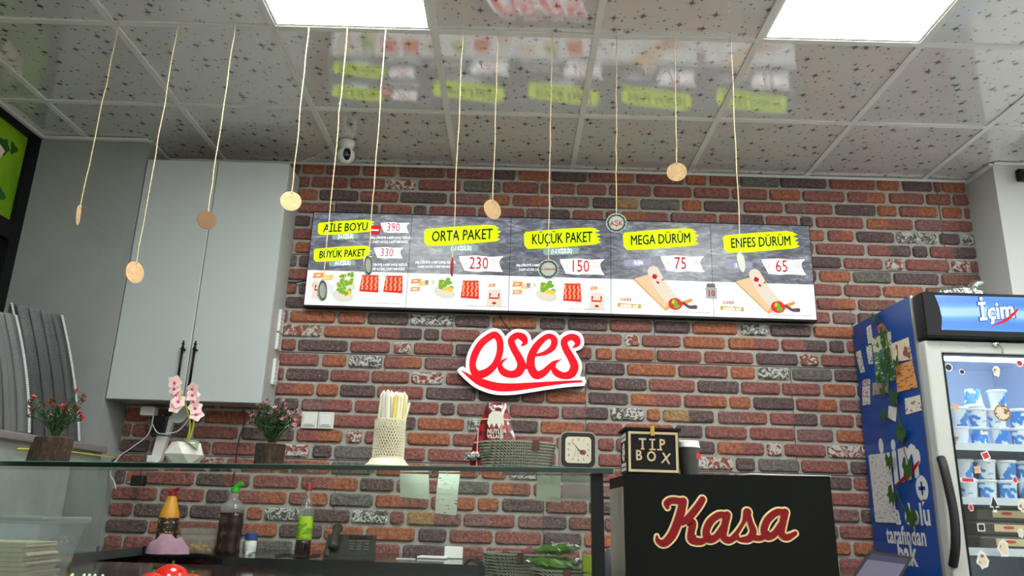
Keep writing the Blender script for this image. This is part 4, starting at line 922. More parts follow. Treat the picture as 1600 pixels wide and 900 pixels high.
t = thing('foil_bag', 'silver and green foil bag lying on top of the fridge', 'bag', (p.x, 3.18, FZ+.0105)); b_ = crumple(.22, .16, .085, rnd); b_.mi = [1 if 20 < i < 75 and (i % 9) in (5, 6, 7) else 0 for i in range(len(b_.f))]
b_.build('bag_body', [m_foil, m_foilg], t); crumple(.08, .07, .04, rnd, 6, 7).xf(Matrix.Translation((.09, -.01, .07)) @ Matrix.Rotation(-.5, 4, 'Y')).build('twisted_top', m_foil, t)
p = aty(1558, 458, 3.2); o_ = crumple(.16, .14, .05, rnd).build('foil_wrapper', m_foil); o_.location = (p.x, 3.2, FZ+.0105); tag(o_, 'flat silver foil wrapper on the fridge beside the foil bag', 'bag')

# ================================================================== CASH DESK
KX0, KX1, KY = .283, .803, 2.0
desk = thing('cash_desk', 'black cash desk panel with red Kasa lettering', 'desk', (KX0, KY, 1.201), ry=-math.atan((1.210-1.201)/.52))
m_desk = mat('matt_black_panel', (11, 13, 10), .55, spec=.12); KW = KX1-KX0+.0
MB().box(0, KW, 0, .02, -1.19, 0).build('front_panel', m_desk, desk)
MB().box(.005, KW-.005, .02, .34, -.03, -.001).build('desk_top', m_desk, desk)
MB().box(0, .01, .0205, .30, -1.19, -.031).build('side_panel', m_steel, desk)
MB().box(KW-.01, KW, .0205, .34, -1.19, -.031).build('side_panel', m_desk, desk)
ks = 1/(4.21*590)
def kpt(x, y): p = aty(960+x/4.21, 740+y/4.21, KY); return p.x-KX0, p.z-1.201
def kst(pts): return [(*kpt(x, y), w*ks) for x, y, w in pts]
A1 = [[(728, 288, 40), (680, 284, 40), (622, 330, 44), (595, 395, 44), (612, 440, 46), (660, 428, 40), (705, 365, 34)], [(735, 285, 46), (716, 365, 44), (708, 425, 44), (745, 450, 40), (800, 425, 26)]]
KL = [[(345, 228, 24), (338, 200, 36), (372, 182, 40), (430, 188, 40)], [(448, 190, 48), (430, 265, 52), (402, 345, 52), (368, 415, 52), (318, 462, 44), (278, 445, 30), (272, 415, 14)],
 [(575, 180, 40), (545, 225, 44), (490, 290, 44), (440, 330, 34)], [(462, 318, 38), (508, 330, 44), (498, 390, 44), (500, 440, 48), (560, 455, 40), (605, 435, 26)]]+A1+[
 [(868, 270, 52), (842, 335, 24), (795, 405, 26), (755, 445, 28)], [(872, 280, 34), (888, 340, 36), (905, 395, 42), (880, 440, 42), (830, 448, 30), (800, 440, 18)], [(890, 430, 36), (950, 440, 34), (1000, 415, 26)]]+[[(x+382, y-12, w) for x, y, w in st] for st in A1]
FK = Fr((0, 0, 0)); m_kc = mat('cream_outline', (226, 204, 150), .5); m_kr = mat('kasa_red', (120, 10, 16), .5, spec=.2)
mb = MB(); [mb.stroke(FK, kst(st), 11*ks, .0006+.00015*i) for i, st in enumerate(KL)]; mb.build('lettering_outline', m_kc, desk)
mb = MB(); [mb.stroke(FK, kst(st), 0, .003+.00015*i) for i, st in enumerate(KL)]; mb.build('lettering', m_kr, desk)
def on_desk(px, dy): x = x_at(px, KY+dy, 1.205); return Vector((x, KY+dy, 1.201+(x-KX0)*.009/.52))
# papers lying on the desk
o_ = on_desk(1225, .06); pp = MB().box(-.10, .11, -.03, .10, .0005, .004).build('paper_sheet', m_paper); pp.location = o_+Vector((0, 0, .001)); tag(pp, 'white paper sheets lying flat on the cash desk top', 'paper')
# tip box
p = on_desk(1018, .03); t = thing('tip_box', 'black wooden tip box with cream lettering on the cash desk', 'box', (p.x, p.y, p.z+.0015))
m_tb = mat('black_wood', (15, 14, 13), .55, spec=.2, vary=.3, vscale=18); m_tc = mat('cream_paint', (196, 176, 138), .6); w2, d2, hb = .0665, .055, .108
MB().box(-w2, w2, -d2+.03, d2+.03, 0, hb).build('box_body', m_tb, t); MB().box(-w2-.006, w2+.006, -d2+.024, d2+.036, hb, hb+.006).build('lid', m_tb, t)
FT = Fr((0, -d2+.03, 0)); fr_ = MB()
a0, a1, b0, b1, tk = -w2+.004, w2-.002, .003, hb-.004, .006
fr_.rect(FT, a0, a1, b0, b0+tk, .0003, .002).rect(FT, a0, a1, b1-tk, b1, .0003, .002).rect(FT, a0, a0+tk, b0+tk, b1-tk, .0003, .002).rect(FT, a1-tk, a1, b0+tk, b1-tk, .0003, .002).build('cream_frame', m_tc, t)
for i, (ch, x, y, r_) in enumerate((('T', -.026, .073, 0), ('I', -.001, .072, 0), ('P', .024, .072, 0), ('B', -.036, .043, 0), ('O', -.004, .041, 0), ('X', .033, .037, -.12))):
    l_ = MB().text(FT, ch, x, y, .036, .0006, 0, 0, r_, .02, .85, depth=.0008)
    if ch in 'TIPB':                                                   # slab serifs
        for sy in ((-.0125, .0125) if ch == 'I' else (-.0125,) if ch in 'TP' else ()): l_.rect(FT, x-(.0045 if ch == 'T' else .008 if ch != 'P' else .013), x+(.0045 if ch == 'T' else .008 if ch != 'P' else -.0), y+sy-.0018, y+sy+.0018, .0006, .0016)
    l_.build('letter', m_tc, t)
MB().box(-.006, .004, -d2+.0225, -d2+.027, hb-.014, hb+.010).build('hasp', mat('brass', (190, 160, 70), .3, .8), t)
FTS = Fr((-w2, d2+.03, 0), (0, -1, 0), (0, 0, 1)); mb = MB()
for v0, v1 in ((.006, .026), (.082, .102)):
    for k in range(4): mb.rect(FTS, .02+.022*k, .03+.022*k, v0, v0+.008, .0003, .0012); mb.rect(FTS, .02+.022*k, .03+.022*k, v0+.011, v1, .0003, .0012)
for k in range(5): q = k*2*math.pi/5; mb.flat(FTS, leafpoly(.055+math.cos(q)*.018, .054+math.sin(q)*.018, .024, .6, q), .0006)
mb.disc(FTS, .055, .054, .008, .001).build('side_ornament', m_paper, t)
p = on_desk(1077, .1); t = thing('takeaway_cup', 'dark grey takeaway cup with white lid behind the tip box', 'cup', (p.x, p.y, p.z+.0005))
MB().lathe([(.022, 0), (.023, .001), (.0285, .072), (.0285, .073)], 24).build('cup_body', mat('charcoal_card', (66, 66, 64), .55), t, 'auto'); MB().lathe([(.0305, .0735), (.0305, .077), (.029, .079), (.028, .089), (.026, .091)], 24).build('lid', m_white, t, 'auto')
MB().disc(Fr((.0, -.0292, .05), (1, 0, 0), (0, .09, 1)), .018, 0, .006, .004, .005, ry=.009).build('red_mark', m_vr, t)
# tablet / laptop by the fridge
pc = [aty(x, y, 2.36+(925-y)*.0006) for x, y in ((1359, 860), (1426, 870), (1398, 922), (1322, 916))]; p0, p1, p2, p3 = pc
cen = (p2+p3)/2; t = thing('laptop', 'open laptop with tilted screen beside the fridge', 'laptop', (cen.x, cen.y-.02, .90))
ex = (p2-p3).normalized(); up_ = (p0-p3); up_ = up_-ex*up_.dot(ex)
FLp = Fr(p3-Vector(t.location), ex, up_)
loc2 = lambda p: ((p-p3).dot(FLp.x), (p-p3).dot(FLp.y))
qs = [loc2(p) for p in (p3, p2, p1, p0)]
cx = sum(q[0] for q in qs)/4; cyy = sum(q[1] for q in qs)/4
MB().flat(FLp, qs, -.008, 0).build('screen_lid', m_black, t)
MB().flat(FLp, [(cx+(x-cx)*.86, cyy+(y-cyy)*.84) for x, y in qs], .0006).build('screen', emi('tablet_screen', (112, 108, 128), .8), t)
MB().flat(FLp, [(cx+(x-cx)*.86, cyy+(y-cyy)*.84) for x, y in (qs[3], qs[2], tuple(.8*a+.2*b for a, b in zip(qs[2], qs[1])), tuple(.8*a+.2*b for a, b in zip(qs[3], qs[0])))], .0009).build('toolbar', emi('tablet_bar', (66, 66, 90), .7), t)
MB().rbox(-.17, .17, -.22, 0, 0, .018, .006).build('keyboard_base', m_black, t)
kd = MB().box(1.05, 1.75, 2.0, 2.55, .86, .898).box(1.1, 1.7, 2.05, 2.5, 0, .86).build('side_table', m_desk); tag(kd, 'low black side table under the laptop', 'table')
# ================================================================== THINGS ON THE GLASS SHELF
m_bark = NT('bark'); _mp = m_bark.n('ShaderNodeMapping'); _mp.inputs['Scale'].default_value = (1, 1, .35); m_bark.l(m_bark.n('ShaderNodeTexCoord').outputs['Object'], _mp.inputs[0])
_h = m_bark.noise(150, 6, .8, vec=_mp.outputs[0]); m_bark.col(m_bark.ramp(_h, [(.3, lin((26, 19, 13))), (.55, lin((78, 60, 44))), (.75, lin((130, 106, 80)))])); m_bark.bump(_h, 1, .012); m_bark.p(Roughness=.9); m_bark = m_bark.m
m_cut = mat('cut_wood', (168, 128, 84), .8, vary=.2, vscale=60); m_stem = mat('plant_stem', (44, 70, 36), .6); m_leaf = mat('plant_leaf', (52, 92, 46), .55, vary=.3, vscale=40)
def log_plant(px, dy, r0, r1, hgt, seed, fc, lb, spread, tall, nst, lean):
    p = on_shelf(px, dy); t = thing('log_planter', lb, 'plant', (p.x, p.y, p.z+.0008)); rg = random.Random(seed)
    prof = []; n = 26
    for k in range(6): f = k/5; prof.append((r0+(r1-r0)*f, hgt*f))
    mb = MB().lathe(prof, n)
    for i, v in enumerate(mb.v):
        s_ = 1+.05*math.sin(5*math.atan2(v.y, v.x)+seed)+rg.uniform(-.025, .025); mb.v[i] = Vector((v.x*s_+lean*v.z, v.y*s_, v.z))
    mb.build('log_pot', m_bark, t); MB().disc(Fr((lean*hgt, 0, hgt+.0006), (1, 0, 0), (0, 1, 0)), 0, 0, r1*.92, 0, .0006).build('cut_top', m_cut, t)
    st = MB(); lv = MB(); tips = []
    for k in range(nst):
        a = rg.uniform(0, 2*math.pi); q = spread*math.sqrt(rg.random()); top = Vector((lean*hgt+math.cos(a)*q, math.sin(a)*q*.6, hgt+tall*rg.uniform(.5, 1)*(1-.35*(q/spread)**2)))
        b = Vector((lean*hgt+rg.uniform(-.008, .008), rg.uniform(-.008, .008), hgt)); m_ = b.lerp(top, .5)+Vector((0, 0, tall*.10)); pts = smooth([tuple(b), tuple(m_), tuple(top)], False, 5); st.tube(pts, .0011, 4); tips.append(top)
        for j in range(36):
            c = Vector(pts[2+rg.randrange(len(pts)-2)]); d = Vector((rg.uniform(-1, 1), rg.uniform(-1, 1), rg.uniform(-.2, 1))).normalized(); s2 = d.cross(Vector((0, 0, 1))).normalized()*.0022; L = rg.uniform(.010, .017)
            lv.add([c, c+d*L*.5+s2, c+d*L, c+d*L*.5-s2], [(0, 1, 2, 3)])
    st.tube([(lean*hgt, 0, hgt-.003), (lean*hgt, 0, hgt+tall*.25)], .004, 6).build('stems', m_stem, t); tag(lv.build('foliage', m_leaf, t), kind='stuff')
    fm = MB()
    for k in range(6): a = k*math.pi/3; fm.flat(Fr((0, 0, 0), (math.cos(a), math.sin(a), 0), (-math.sin(a)*.8, math.cos(a)*.8, .6)), leafpoly(0, .0045, .009, .8, 0), 0)
    fm.ball((0, 0, .002), .003, 6, 4); me = None
    for tp in tips:
        if me is None: o_ = fm.build('flower', fc, t); me = o_.data
        else: o_ = bpy.data.objects.new('flower', me); C.objects.link(o_); o_.parent = t
        o_.location = tp; o_.rotation_euler = (rg.uniform(-.9, .3), rg.uniform(-.6, .6), rg.uniform(0, 6)); o_.scale = (1.1, 1.1, 1.1)
log_plant(76, .1, .050, .046, .066, 3, mat('red_blossom', (196, 44, 54), .6), 'bark log planter with small red flowers at the left of the glass shelf', .095, .135, 30, .12)
log_plant(420, .1, .038, .038, .056, 9, mat('pink_blossom', (222, 150, 176), .6), 'bark log planter with tiny pink flowers near the wall switch', .075, .125, 34, .02)
# orchid in faceted pot
p = on_shelf(287, .1); t = thing('orchid_pot', 'pink white orchid in a faceted concrete pot on the glass shelf', 'plant', (p.x, p.y, p.z+.0008))
m_conc = mat('concrete', (190, 190, 180), .85, vary=.1, vscale=30, bump=.2, bscale=90)
mb = MB(); vs = []; n = 6
for r, z, o_ in ((.034, 0, 0), (.055, .026, .5), (.036, .058, 0)):
    for k in range(n): a = 2*math.pi*(k+o_)/n+.3; vs.append((r*math.cos(a), r*math.sin(a), z))
fs = [tuple(range(5, -1, -1)), tuple(range(12, 18))]
for b0, b1 in ((0, 6), (6, 12)):
    for k in range(n):
        j = (k+1) % n
        if b0 == 0: fs += [(b0+k, b0+j, b1+k), (b0+j, b1+j, b1+k)]
        else: fs += [(b0+k, b0+j, b1+j), (b0+k, b1+j, b1+k)]
mb.add(vs, fs).build('faceted_pot', m_conc, t)
m_ol = mat('orchid_leaf', (104, 120, 98), .4); m_os = mat('orchid_stem', (150, 160, 52), .5)
def bigleaf(mb, base, d, L, w, droop):
    d = Vector(d).normalized(); s2 = d.cross(Vector((0, 0, 1))).normalized(); vs = []; fs = []; n = 7
    for i in range(n):
        f = i/(n-1); c = Vector(base)+d*L*f+Vector((0, 0, -droop*f*f)); ww = w*math.sin(math.pi*(.08+.9*f))
        vs += [c-s2*ww, c+Vector((0, 0, -.003)), c+s2*ww]
    for i in range(n-1): fs += [(3*i, 3*i+1, 3*i+4, 3*i+3), (3*i+1, 3*i+2, 3*i+5, 3*i+4)]
    return mb.add(vs, fs)
for d, L, w, dr in (((-1, -.2, .25), .085, .013, .01), ((.75, -.6, .1), .055, .02, .03), ((.9, .5, -.1), .06, .014, .03)): bigleaf(MB(), (.0, 0, .066), d, L, w, dr).build('leaf', m_ol, t, True)
m_pet = NT('orchid_petal'); m_pet.col(m_pet.ramp((lambda s: s.n('ShaderNodeTexGradient'))(m_pet).outputs[1], [(0, lin((236, 206, 204))), (1, lin((236, 206, 204)))])); m_pet = mat('orchid_petal_pink', (238, 206, 202), .6, vary=.12, vscale=70); m_lip = mat('orchid_lip', (206, 70, 120), .6)
fl_me = None
for stem in ([(0, 0, .056), (.004, 0, .10), (-.012, -.005, .15), (-.026, -.01, .185), (-.040, -.012, .215)], [(.004, 0, .056), (.012, 0, .10), (.010, -.004, .15), (.004, -.01, .18), (-.010, -.014, .205)]):
    sp = smooth(stem, False, 6); MB().tube(sp, .0028, 6).build('stem', m_os, t, True)
spots = [(-.046, -.02, .216), (-.042, -.022, .198), (-.034, -.024, .182), (-.026, -.026, .164), (-.034, -.02, .15), (.006, -.022, .20), (.010, -.024, .182), (.016, -.024, .166), (.020, -.022, .148), (.024, -.018, .132)]
for k, s_ in enumerate(spots):
    F = Fr((0, 0, 0)); mb = MB()
    for j in range(5): a = math.pi/2+j*2*math.pi/5; mb.flat(F, leafpoly(math.cos(a)*.010, math.sin(a)*.010, .022, .9, a-math.pi/2), .0004*(j % 2)+.001)
    o_ = mb.build('blossom', m_pet, t); o_.location = s_; o_.rotation_euler = (rnd.uniform(-.3, .4), rnd.uniform(-.5, .5), rnd.uniform(-.4, .4))
    MB().ball((0, -.003, -.001), .0042, 8, 6, 0, (1, .8, 1)).build('lip', m_lip, o_, True)
# straw holder
p = on_shelf(605, .1); t = thing('straw_holder', 'cream pierced straw holder full of wrapped straws', 'straw holder', (p.x, p.y, p.z+.0008))
m_ivo = mat('ivory_plastic', (222, 214, 186), .45); R0 = .041; z0, z1 = .022, .125
MB().lathe([(.060, 0), (.060, .004), (.052, .010), (.047, .018), (.044, .0215)], 32).build('base', m_ivo, t, 'auto')
nu, nv = 34, 15; vs = []; fs = []; mb = MB()
for v in range(nv+1):                              # pierced lattice: two families of crossing ribs
    pass
for k in range(nu):
    for sgn in (1, -1):
        pts = [(R0*math.cos(2*math.pi*(k+sgn*f*7)/nu), R0*math.sin(2*math.pi*(k+sgn*f*7)/nu), z0+(z1-z0)*f) for f in [i/22 for i in range(23)]]
        mb.tube(pts, .0014, 4)
for k in range(12):
    z = z0+(z1-z0)*(k+.5)/12; mb.tube([((R0-.0006)*math.cos(a), (R0-.0006)*math.sin(a), z+.002*math.sin(6*a)) for a in [2*math.pi*i/48 for i in range(49)]], .0009, 4)
mb.build('lattice_wall', m_ivo, t)
MB().lathe([(R0+.001, z1-.004), (R0+.0015, z1), (R0-.001, z1+.001), (R0-.001, z1-.004)], 36, cap=False).build('rim', m_ivo, t); MB().lathe([(R0+.0015, z0), (R0+.0015, z0+.004)], 36, cap=False).build('lower_ring', m_ivo, t)
MB().lathe([(R0-.006, z0), (R0-.006, z1-.02)], 24).build('inner_liner', mat('holder_liner', (150, 142, 112), .8), t)
m_straw = [mat('straw_yellow', (226, 208, 120), .5), mat('straw_paper', (232, 228, 200), .6), mat('straw_white', (232, 232, 220), .6)]
rg = random.Random(4)
for k in range(64):
    a = rg.uniform(0, 2*math.pi); q = .0345*math.sqrt(rg.random()); b = Vector((q*math.cos(a), q*math.sin(a), z1-.019)); tp = b+Vector((rg.uniform(-.006, .006), rg.uniform(-.004, .004), .078+rg.uniform(-.004, .010)))
    o_ = MB().tube([b, tp], .0042, 7).build('straw', m_straw[k % 3], t)
    MB().tube([tp, tp+Vector((rg.uniform(-.003, .003), 0, .008))], [.0042, .0015], 5).build('wrapper_end', m_straw[2], o_)
b = Vector((.034, -.004, z1-.019)); tp = b+Vector((.014, 0, .066)); MB().tube([b, tp], .0044, 7).build('straw', m_straw[1], t)
# rope baskets
m_rope = NT('grey_green_rope'); _t = m_rope.n('ShaderNodeTexCoord').outputs['Object']; _w = m_rope.n('ShaderNodeTexWave', wave_type='BANDS', bands_direction='DIAGONAL'); _w.inputs['Scale'].default_value = 95; m_rope.l(_t, _w.inputs[0])
m_rope.col(m_rope.ramp(_w.outputs[1], [(.2, lin((92, 92, 80))), (.7, lin((150, 150, 134)))])); m_rope.bump(_w.outputs[1], .6, .004); m_rope.p(Roughness=.9); m_rope = m_rope.m
m_leath = mat('brown_leather', (84, 44, 30), .55)
def rope_basket(loc, rx0, rx1, ry, hgt, n, lb, tabx=.3):
    t = thing('rope_basket', lb, 'basket', loc, group='coiled rope baskets'); mb = MB(); r = hgt/n/2
    for k in range(n):
        f = k/(n-1); a = rx0+(rx1-rx0)*f; b = ry*(a/rx1); z = r+k*2*r*.98
        pts = [(a*math.cos(q), b*math.sin(q), z) for q in [2*math.pi*i/48 for i in range(49)]]; mb.tube(pts, r*1.08, 7)
    mb.build('rope_coils', m_rope, t, True); MB().lathe([(rx0, .002), (rx0, .006)], 40, sx=1, sy=ry/rx1).build('basket_floor', m_rope, t)
    x = rx1*tabx; y = -ry*math.sqrt(1-tabx**2)
    MB().rbox(x-.009, x+.009, y-r*1.08-.003, y-r-.0006, hgt-.026, hgt+.002, .001, 1).build('leather_tab', m_leath, t); return t
p = on_shelf(807, .09); rope_basket((p.x, p.y, p.z+.0012), .088, .1, .07, .068, 9, 'grey rope basket on the glass shelf holding a crisp packet', .48)
# crisp packet leaning in the basket
def packet_mat():
    s = NT('tartan_print'); tc = s.n('ShaderNodeTexCoord').outputs['Object']; sp = s.n('ShaderNodeSeparateXYZ'); s.l(tc, sp.inputs[0]); c = lin((150, 22, 34))
    def band(ax, sc, thr): return s.math('GREATER_THAN', s.math('SINE', s.math('MULTIPLY', sp.outputs[ax], sc)), thr)
    k = s.math('MAXIMUM', band(0, 190, .35), band(2, 190, .35)); col = s.mix(s.math('MULTIPLY', k, .7), c, lin((34, 12, 18)))
    w = s.math('MAXIMUM', band(0, 95, .985), band(2, 95, .985)); s.col(s.mix(s.math('MULTIPLY', w, .7), col, lin((220, 190, 180)))); s.p(Roughness=.25, Coat_Weight=.5); return s.m
m_tart = packet_mat()
pk = thing('crisp_packet', 'glossy red tartan crisp packet standing behind the shelf basket', 'packet', (x_at(773, SY+.205, 1.25), SY+.205, p.z-.008), rx=-.03)
P = []
nz, nx = 14, 9; vs = []; fs = []
def pw(f): return .066-.0405*max(0, (f-.18)/.82)**1.15
for sgn in (-1, 1):
    for i in range(nz+1):
        for j in range(nx):
            f = i/nz; u = -1+2*j/(nx-1); vs.append((u*pw(f)*1.05, sgn*.018*(1-u*u)*math.sin(math.pi*min(1, .1+.9*f))**.6+rnd.uniform(-.001, .001), .01+f*.186))
N = (nz+1)*nx
for i in range(nz):
    for j in range(nx-1): a = i*nx+j; fs += [(a, a+1, a+nx+1, a+nx), (N+a, N+a+nx, N+a+nx+1, N+a+1)]
MB().add(vs, fs).build('packet_body', m_tart, pk, True)
FPk = Fr((0, -.0205, .024)); m_pkw = mat('packet_cream', (224, 222, 206), .35, coat=.4)
MB().flat(FPk, [(-.024, .112), (.024, .112), (.020, .135), (.010, .146), (-.010, .146), (-.020, .135)], 0).flat(FPk, [(-.024, .112), (-.017, .098), (-.012, .112), (-.004, .1), (.002, .112), (.010, .096), (.017, .112), (.022, .102), (.024, .112)], 0).build('cream_emblem', m_pkw, pk)
MB().text(FPk, 'NUTLU', 0, .088, .017, .0006, 0, 0, 0, .03, .8).text(FPk, 'VILLAGE', 0, .0745, .015, .0006, 0, 0, 0, .03, .8).build('lettering', m_pkw, pk)
MB().rect(FPk, -.02, .02, .154, .162, .004).build('seal_strip', m_foil, pk)
crumple(.05, .03, .03, rnd, 6, 7).xf(Matrix.Translation((-.062, -.01, .03))).build('foil_corner', m_foil, pk)
# alarm clock
p = on_shelf(903, .07); t = thing('alarm_clock', 'square alarm clock with rounded dark frame on the glass shelf', 'clock', (p.x, p.y, p.z+.0008))
def rsq(a, r, n=6, cx=0, cy=0):
    P = []
    for k, (sx, sy) in enumerate(((1, -1), (1, 1), (-1, 1), (-1, -1))):
        for i in range(n+1): q = -math.pi/2+k*math.pi/2+i*math.pi/2/n; P.append((cx+sx*(a-r)+r*math.cos(q), cy+sy*(a-r)+r*math.sin(q)))
    return P
FC = Fr((0, 0, .048)); m_slv = mat('silver_plastic', (176, 172, 168), .35, .3)
MB().flat(FC, rsq(.0475, .016), -.03, .0).build('case_rim', m_slv, t); MB().box(-.049, .049, .012, .045, .0005, .076).build('back_case', m_slv, t)
MB().flat(FC, rsq(.0445, .015), .0005, .006).build('bezel', mat('clock_bezel', (34, 24, 22), .3), t)
dl = MB().flat(FC, rsq(.034, .010), .0062, .0066).build('dial', mat('clock_dial', (214, 206, 184), .6), t)
for k in range(1, 13):
    a = math.pi/2-k*math.pi/6; q = .0265/max(abs(math.cos(a)), abs(math.sin(a)))**.55; MB().text(FC, str(k), math.cos(a)*q, math.sin(a)*q, .0085, .007, 0, 0, 0, .02, .85).build('numeral', m_ink, dl)
MB().disc(FC, .012, -.006, .009, .0069, ry=.007).build('dial_picture', mat('dial_rose', (150, 70, 70), .6), dl); MB().flat(FC, [(-.012, -.018), (-.008, -.018), (-.005, .006), (-.002, -.018), (.002, -.018), (-.004, .012), (-.006, .012)], .0069).build('dial_tower', m_fgrey, dl)
MB().stroke(FC, [(.004, -.002, .002), (-.018, .021, .0012)], 0, .0075, sub=1).build('minute_hand', m_ink, t); MB().stroke(FC, [(0, 0, .003), (.016, -.009, .002)], 0, .0078, sub=1).build('hour_hand', m_ink, t)
# ================================================================== PAPERS TAPED UNDER THE SHELF
def slip(px0, px1, py0, py1, Y, lb, m, curl=.0, sk=0):
    a, b = aty(px0, py0, Y), aty(px1, py1, Y); n = 8; zt = SZR+(a.x-SXR)*.0186-.0125; vs = []; fs = []
    for i in range(n+1):
        f = i/n; z = zt+(b.z-zt)*f; y = -curl*math.sin(f*math.pi*1.1)
        vs += [(a.x-(a.x+b.x)/2+sk*f, y, z-zt), (b.x-(a.x+b.x)/2+sk*f, y, z-zt-.004*f)]
    for i in range(n): fs.append((2*i, 2*i+2, 2*i+3, 2*i+1))
    o_ = MB().add(vs, fs).build('paper_slip', m); o_.location = ((a.x+b.x)/2, Y, zt); return tag(o_, lb, 'paper', 'paper slips hanging under the glass shelf')
m_slip = mat('thin_slip', (226, 232, 218), .8); m_rec = prn('receipt_print', (232, 236, 222), (140, 146, 140), 60, (1, 1, 5), .62)
slip(625, 668, 735, 778, 2.16, 'plain pale slip hanging under the shelf below the straw holder', m_slip, .004, .006)
slip(686, 716, 735, 803, 2.14, 'long printed receipt hanging under the shelf, curling at its end', m_rec, .014, -.005)
slip(839, 876, 738, 783, 2.16, 'pale slip under the shelf left of the clear sheet', m_slip, .002)
slip(879, 924, 738, 781, 2.165, 'clear pale sheet under the shelf next to the black post', pane('sheet_film', (.8, .84, .78), .3, 1.3, .5), .002)
# ================================================================== WALL SOCKETS, SWITCH, CABLES
p = aty(497, 657, D-.016); t = thing('wall_switch', 'white double wall switch on the bricks', 'switch', (p.x, D-.016, p.z))
m_sw = mat('switch_white', (212, 216, 204), .4)
for k in (-1, 1):
    s_ = MB().rbox(k*.0385-.0375, k*.0385+.0375, -.012, 0, -.039, .039, .004).build('switch_plate', m_sw, t); MB().rbox(k*.0385-.027, k*.0385+.027, -.017, -.012, -.027, .027, .003).build('rocker', m_white, s_); MB().box(k*.0385-.018, k*.0385+.018, -.0176, -.017, -.022, -.019).build('rocker_line', m_rail, s_)
t = thing('socket_strip', 'white power strip fixed upright on the bricks under the cabinet', 'power strip', tuple(aty(262, 690, D-.016)))
ll = lambda px, py, y=D-.016: aty(px, py, y)-Vector(t.location)
a, b = ll(282, 640), ll(245, 722)
mb = MB(); F_ = Fr((0, 0, 0)); q1, q2 = ll(268, 648), ll(248, 716); mb.stroke(F_, [(q2.x, q2.z, .045), (q1.x, q1.z, .055)], 0, .0005, .03, sub=1).build('strip_body', m_white, t)
q = ll(283, 648); MB().disc(F_, q.x, q.z, .042, .0005, .032, 0, 28).build('socket_head', m_white, t); q = ll(268, 647); MB().disc(F_, q.x, q.z, .018, .0325, .05).build('black_plug', m_cable, t)
q = ll(256, 664); MB().flat(F_, [(q.x-.03, q.z-.045), (q.x+.026, q.z-.045), (q.x+.034, q.z+.035), (q.x-.022, q.z+.035)], .0325, .065).build('black_adapter', m_cable, t)
q = ll(243, 645); MB().rbox(q.x-.035, q.x+.03, -.085, -.033, q.z-.022, q.z+.02, .006).build('white_charger', m_white, t)
q = ll(242, 717); MB().rbox(q.x-.016, q.x+.016, -.05, -.031, q.z-.018, q.z+.014, .003).build('switch_box', m_white, t)
W = lambda *pts: [aty(x, y, Y) for x, y, Y in pts]
cable('charger_cable', 'white cable running down left from the charger to below the shelf', W((240, 648, 3.54), (232, 678, 3.56), (208, 698, 3.57), (185, 715, 3.58), (172, 738, 3.58), (178, 752, 3.59), (181, 764, 3.59)), .003, m_wcable)
cable('charger_cable', 'white cable looping from the charger behind the orchid stems', W((237, 660, 3.54), (246, 676, 3.54), (262, 677, 3.53), (280, 672, 3.54), (300, 648, 3.55)), .0025, m_wcable)
cable('power_cable', 'black cable hanging on the bricks between orchid and pink planter', W((380, 640, 3.60), (382, 660, 3.61), (374, 685, 3.61), (369, 715, 3.61), (366, 740, 3.61), (364, 752, 3.61)), .0028, m_cable)
cable('power_cable', 'black cable slanting behind the left end of the shelf', W((236, 676, 3.6), (226, 686, 3.6), (215, 695, 3.6), (190, 712, 3.6), (172, 722, 3.6)), .003, m_cable)
cable('yellow_cord', 'thin yellow cord stretched behind the red flower planter', [atx(28, 701, -1.775), atx(100, 705, -1.775), atx(180, 715, -1.775)], .003, mat('yellow_cord', (206, 206, 70), .6))
t = thing('plug_adapter', 'black plug adapter hanging on a thin cord below the shelf', 'adapter', tuple(aty(216, 750, 3.55)))
MB().rbox(-.026, .03, -.02, .02, -.026, .02, .005).build('adapter_body', m_cable, t); MB().box(-.045, -.026, -.008, -.004, -.012, -.008).box(-.045, -.026, .004, .008, -.012, -.008).build('pins', m_steel, t); MB().tube([(.004, 0, .02), (.003, .01, .06), (.002, .03, .12)], .0022, 6).build('cord', m_cable, t)
# ================================================================== THINGS ON THE BACK WORKTOP
WZ = .9078
def wtp(px, py): return atz(px, py, .907)
m_must = mat('mustard_plastic', (204, 142, 36), .4); m_capr = mat('cap_red', (140, 24, 22), .4)
def lab_mat(nm, a, b, sc=40): return prn(nm, a, b, sc, (1, 1, 2), .5)
x = x_at(262, 3.2, 1.0); t = thing('sauce_bottle', 'mustard yellow squeeze sauce bottle with dark label and red cap', 'bottle', (x, 3.2, WZ))
MB().lathe([(.036, 0), (.038, .004), (.038, .135), (.036, .145), (.018, .205), (.013, .212)], 28).build('bottle_body', m_must, t, 'auto')
MB().lathe([(.0385, .03), (.0387, .031), (.0387, .128), (.0385, .129)], 28, cap=False).build('label_band', prn('dark_sauce_label', (30, 24, 22), (200, 140, 84), 55, (1, 1, 1.6), .58), t, 'auto')
MB().lathe([(.015, .212), (.015, .228), (.008, .232)], 18).tube([(0, 0, .228), (.012, -.002, .236), (.026, -.003, .242)], [.008, .006, .004], 8).build('cap', m_capr, t, 'auto')
cl_ = MB(); n = 18
m_cloth = mat('mauve_cloth', (170, 132, 152), .95, vary=.12, vscale=40, bump=.5, bscale=260, bdist=.003); rg = random.Random(12)
nu_, nv_ = 40, 22; vs = []; fs = []
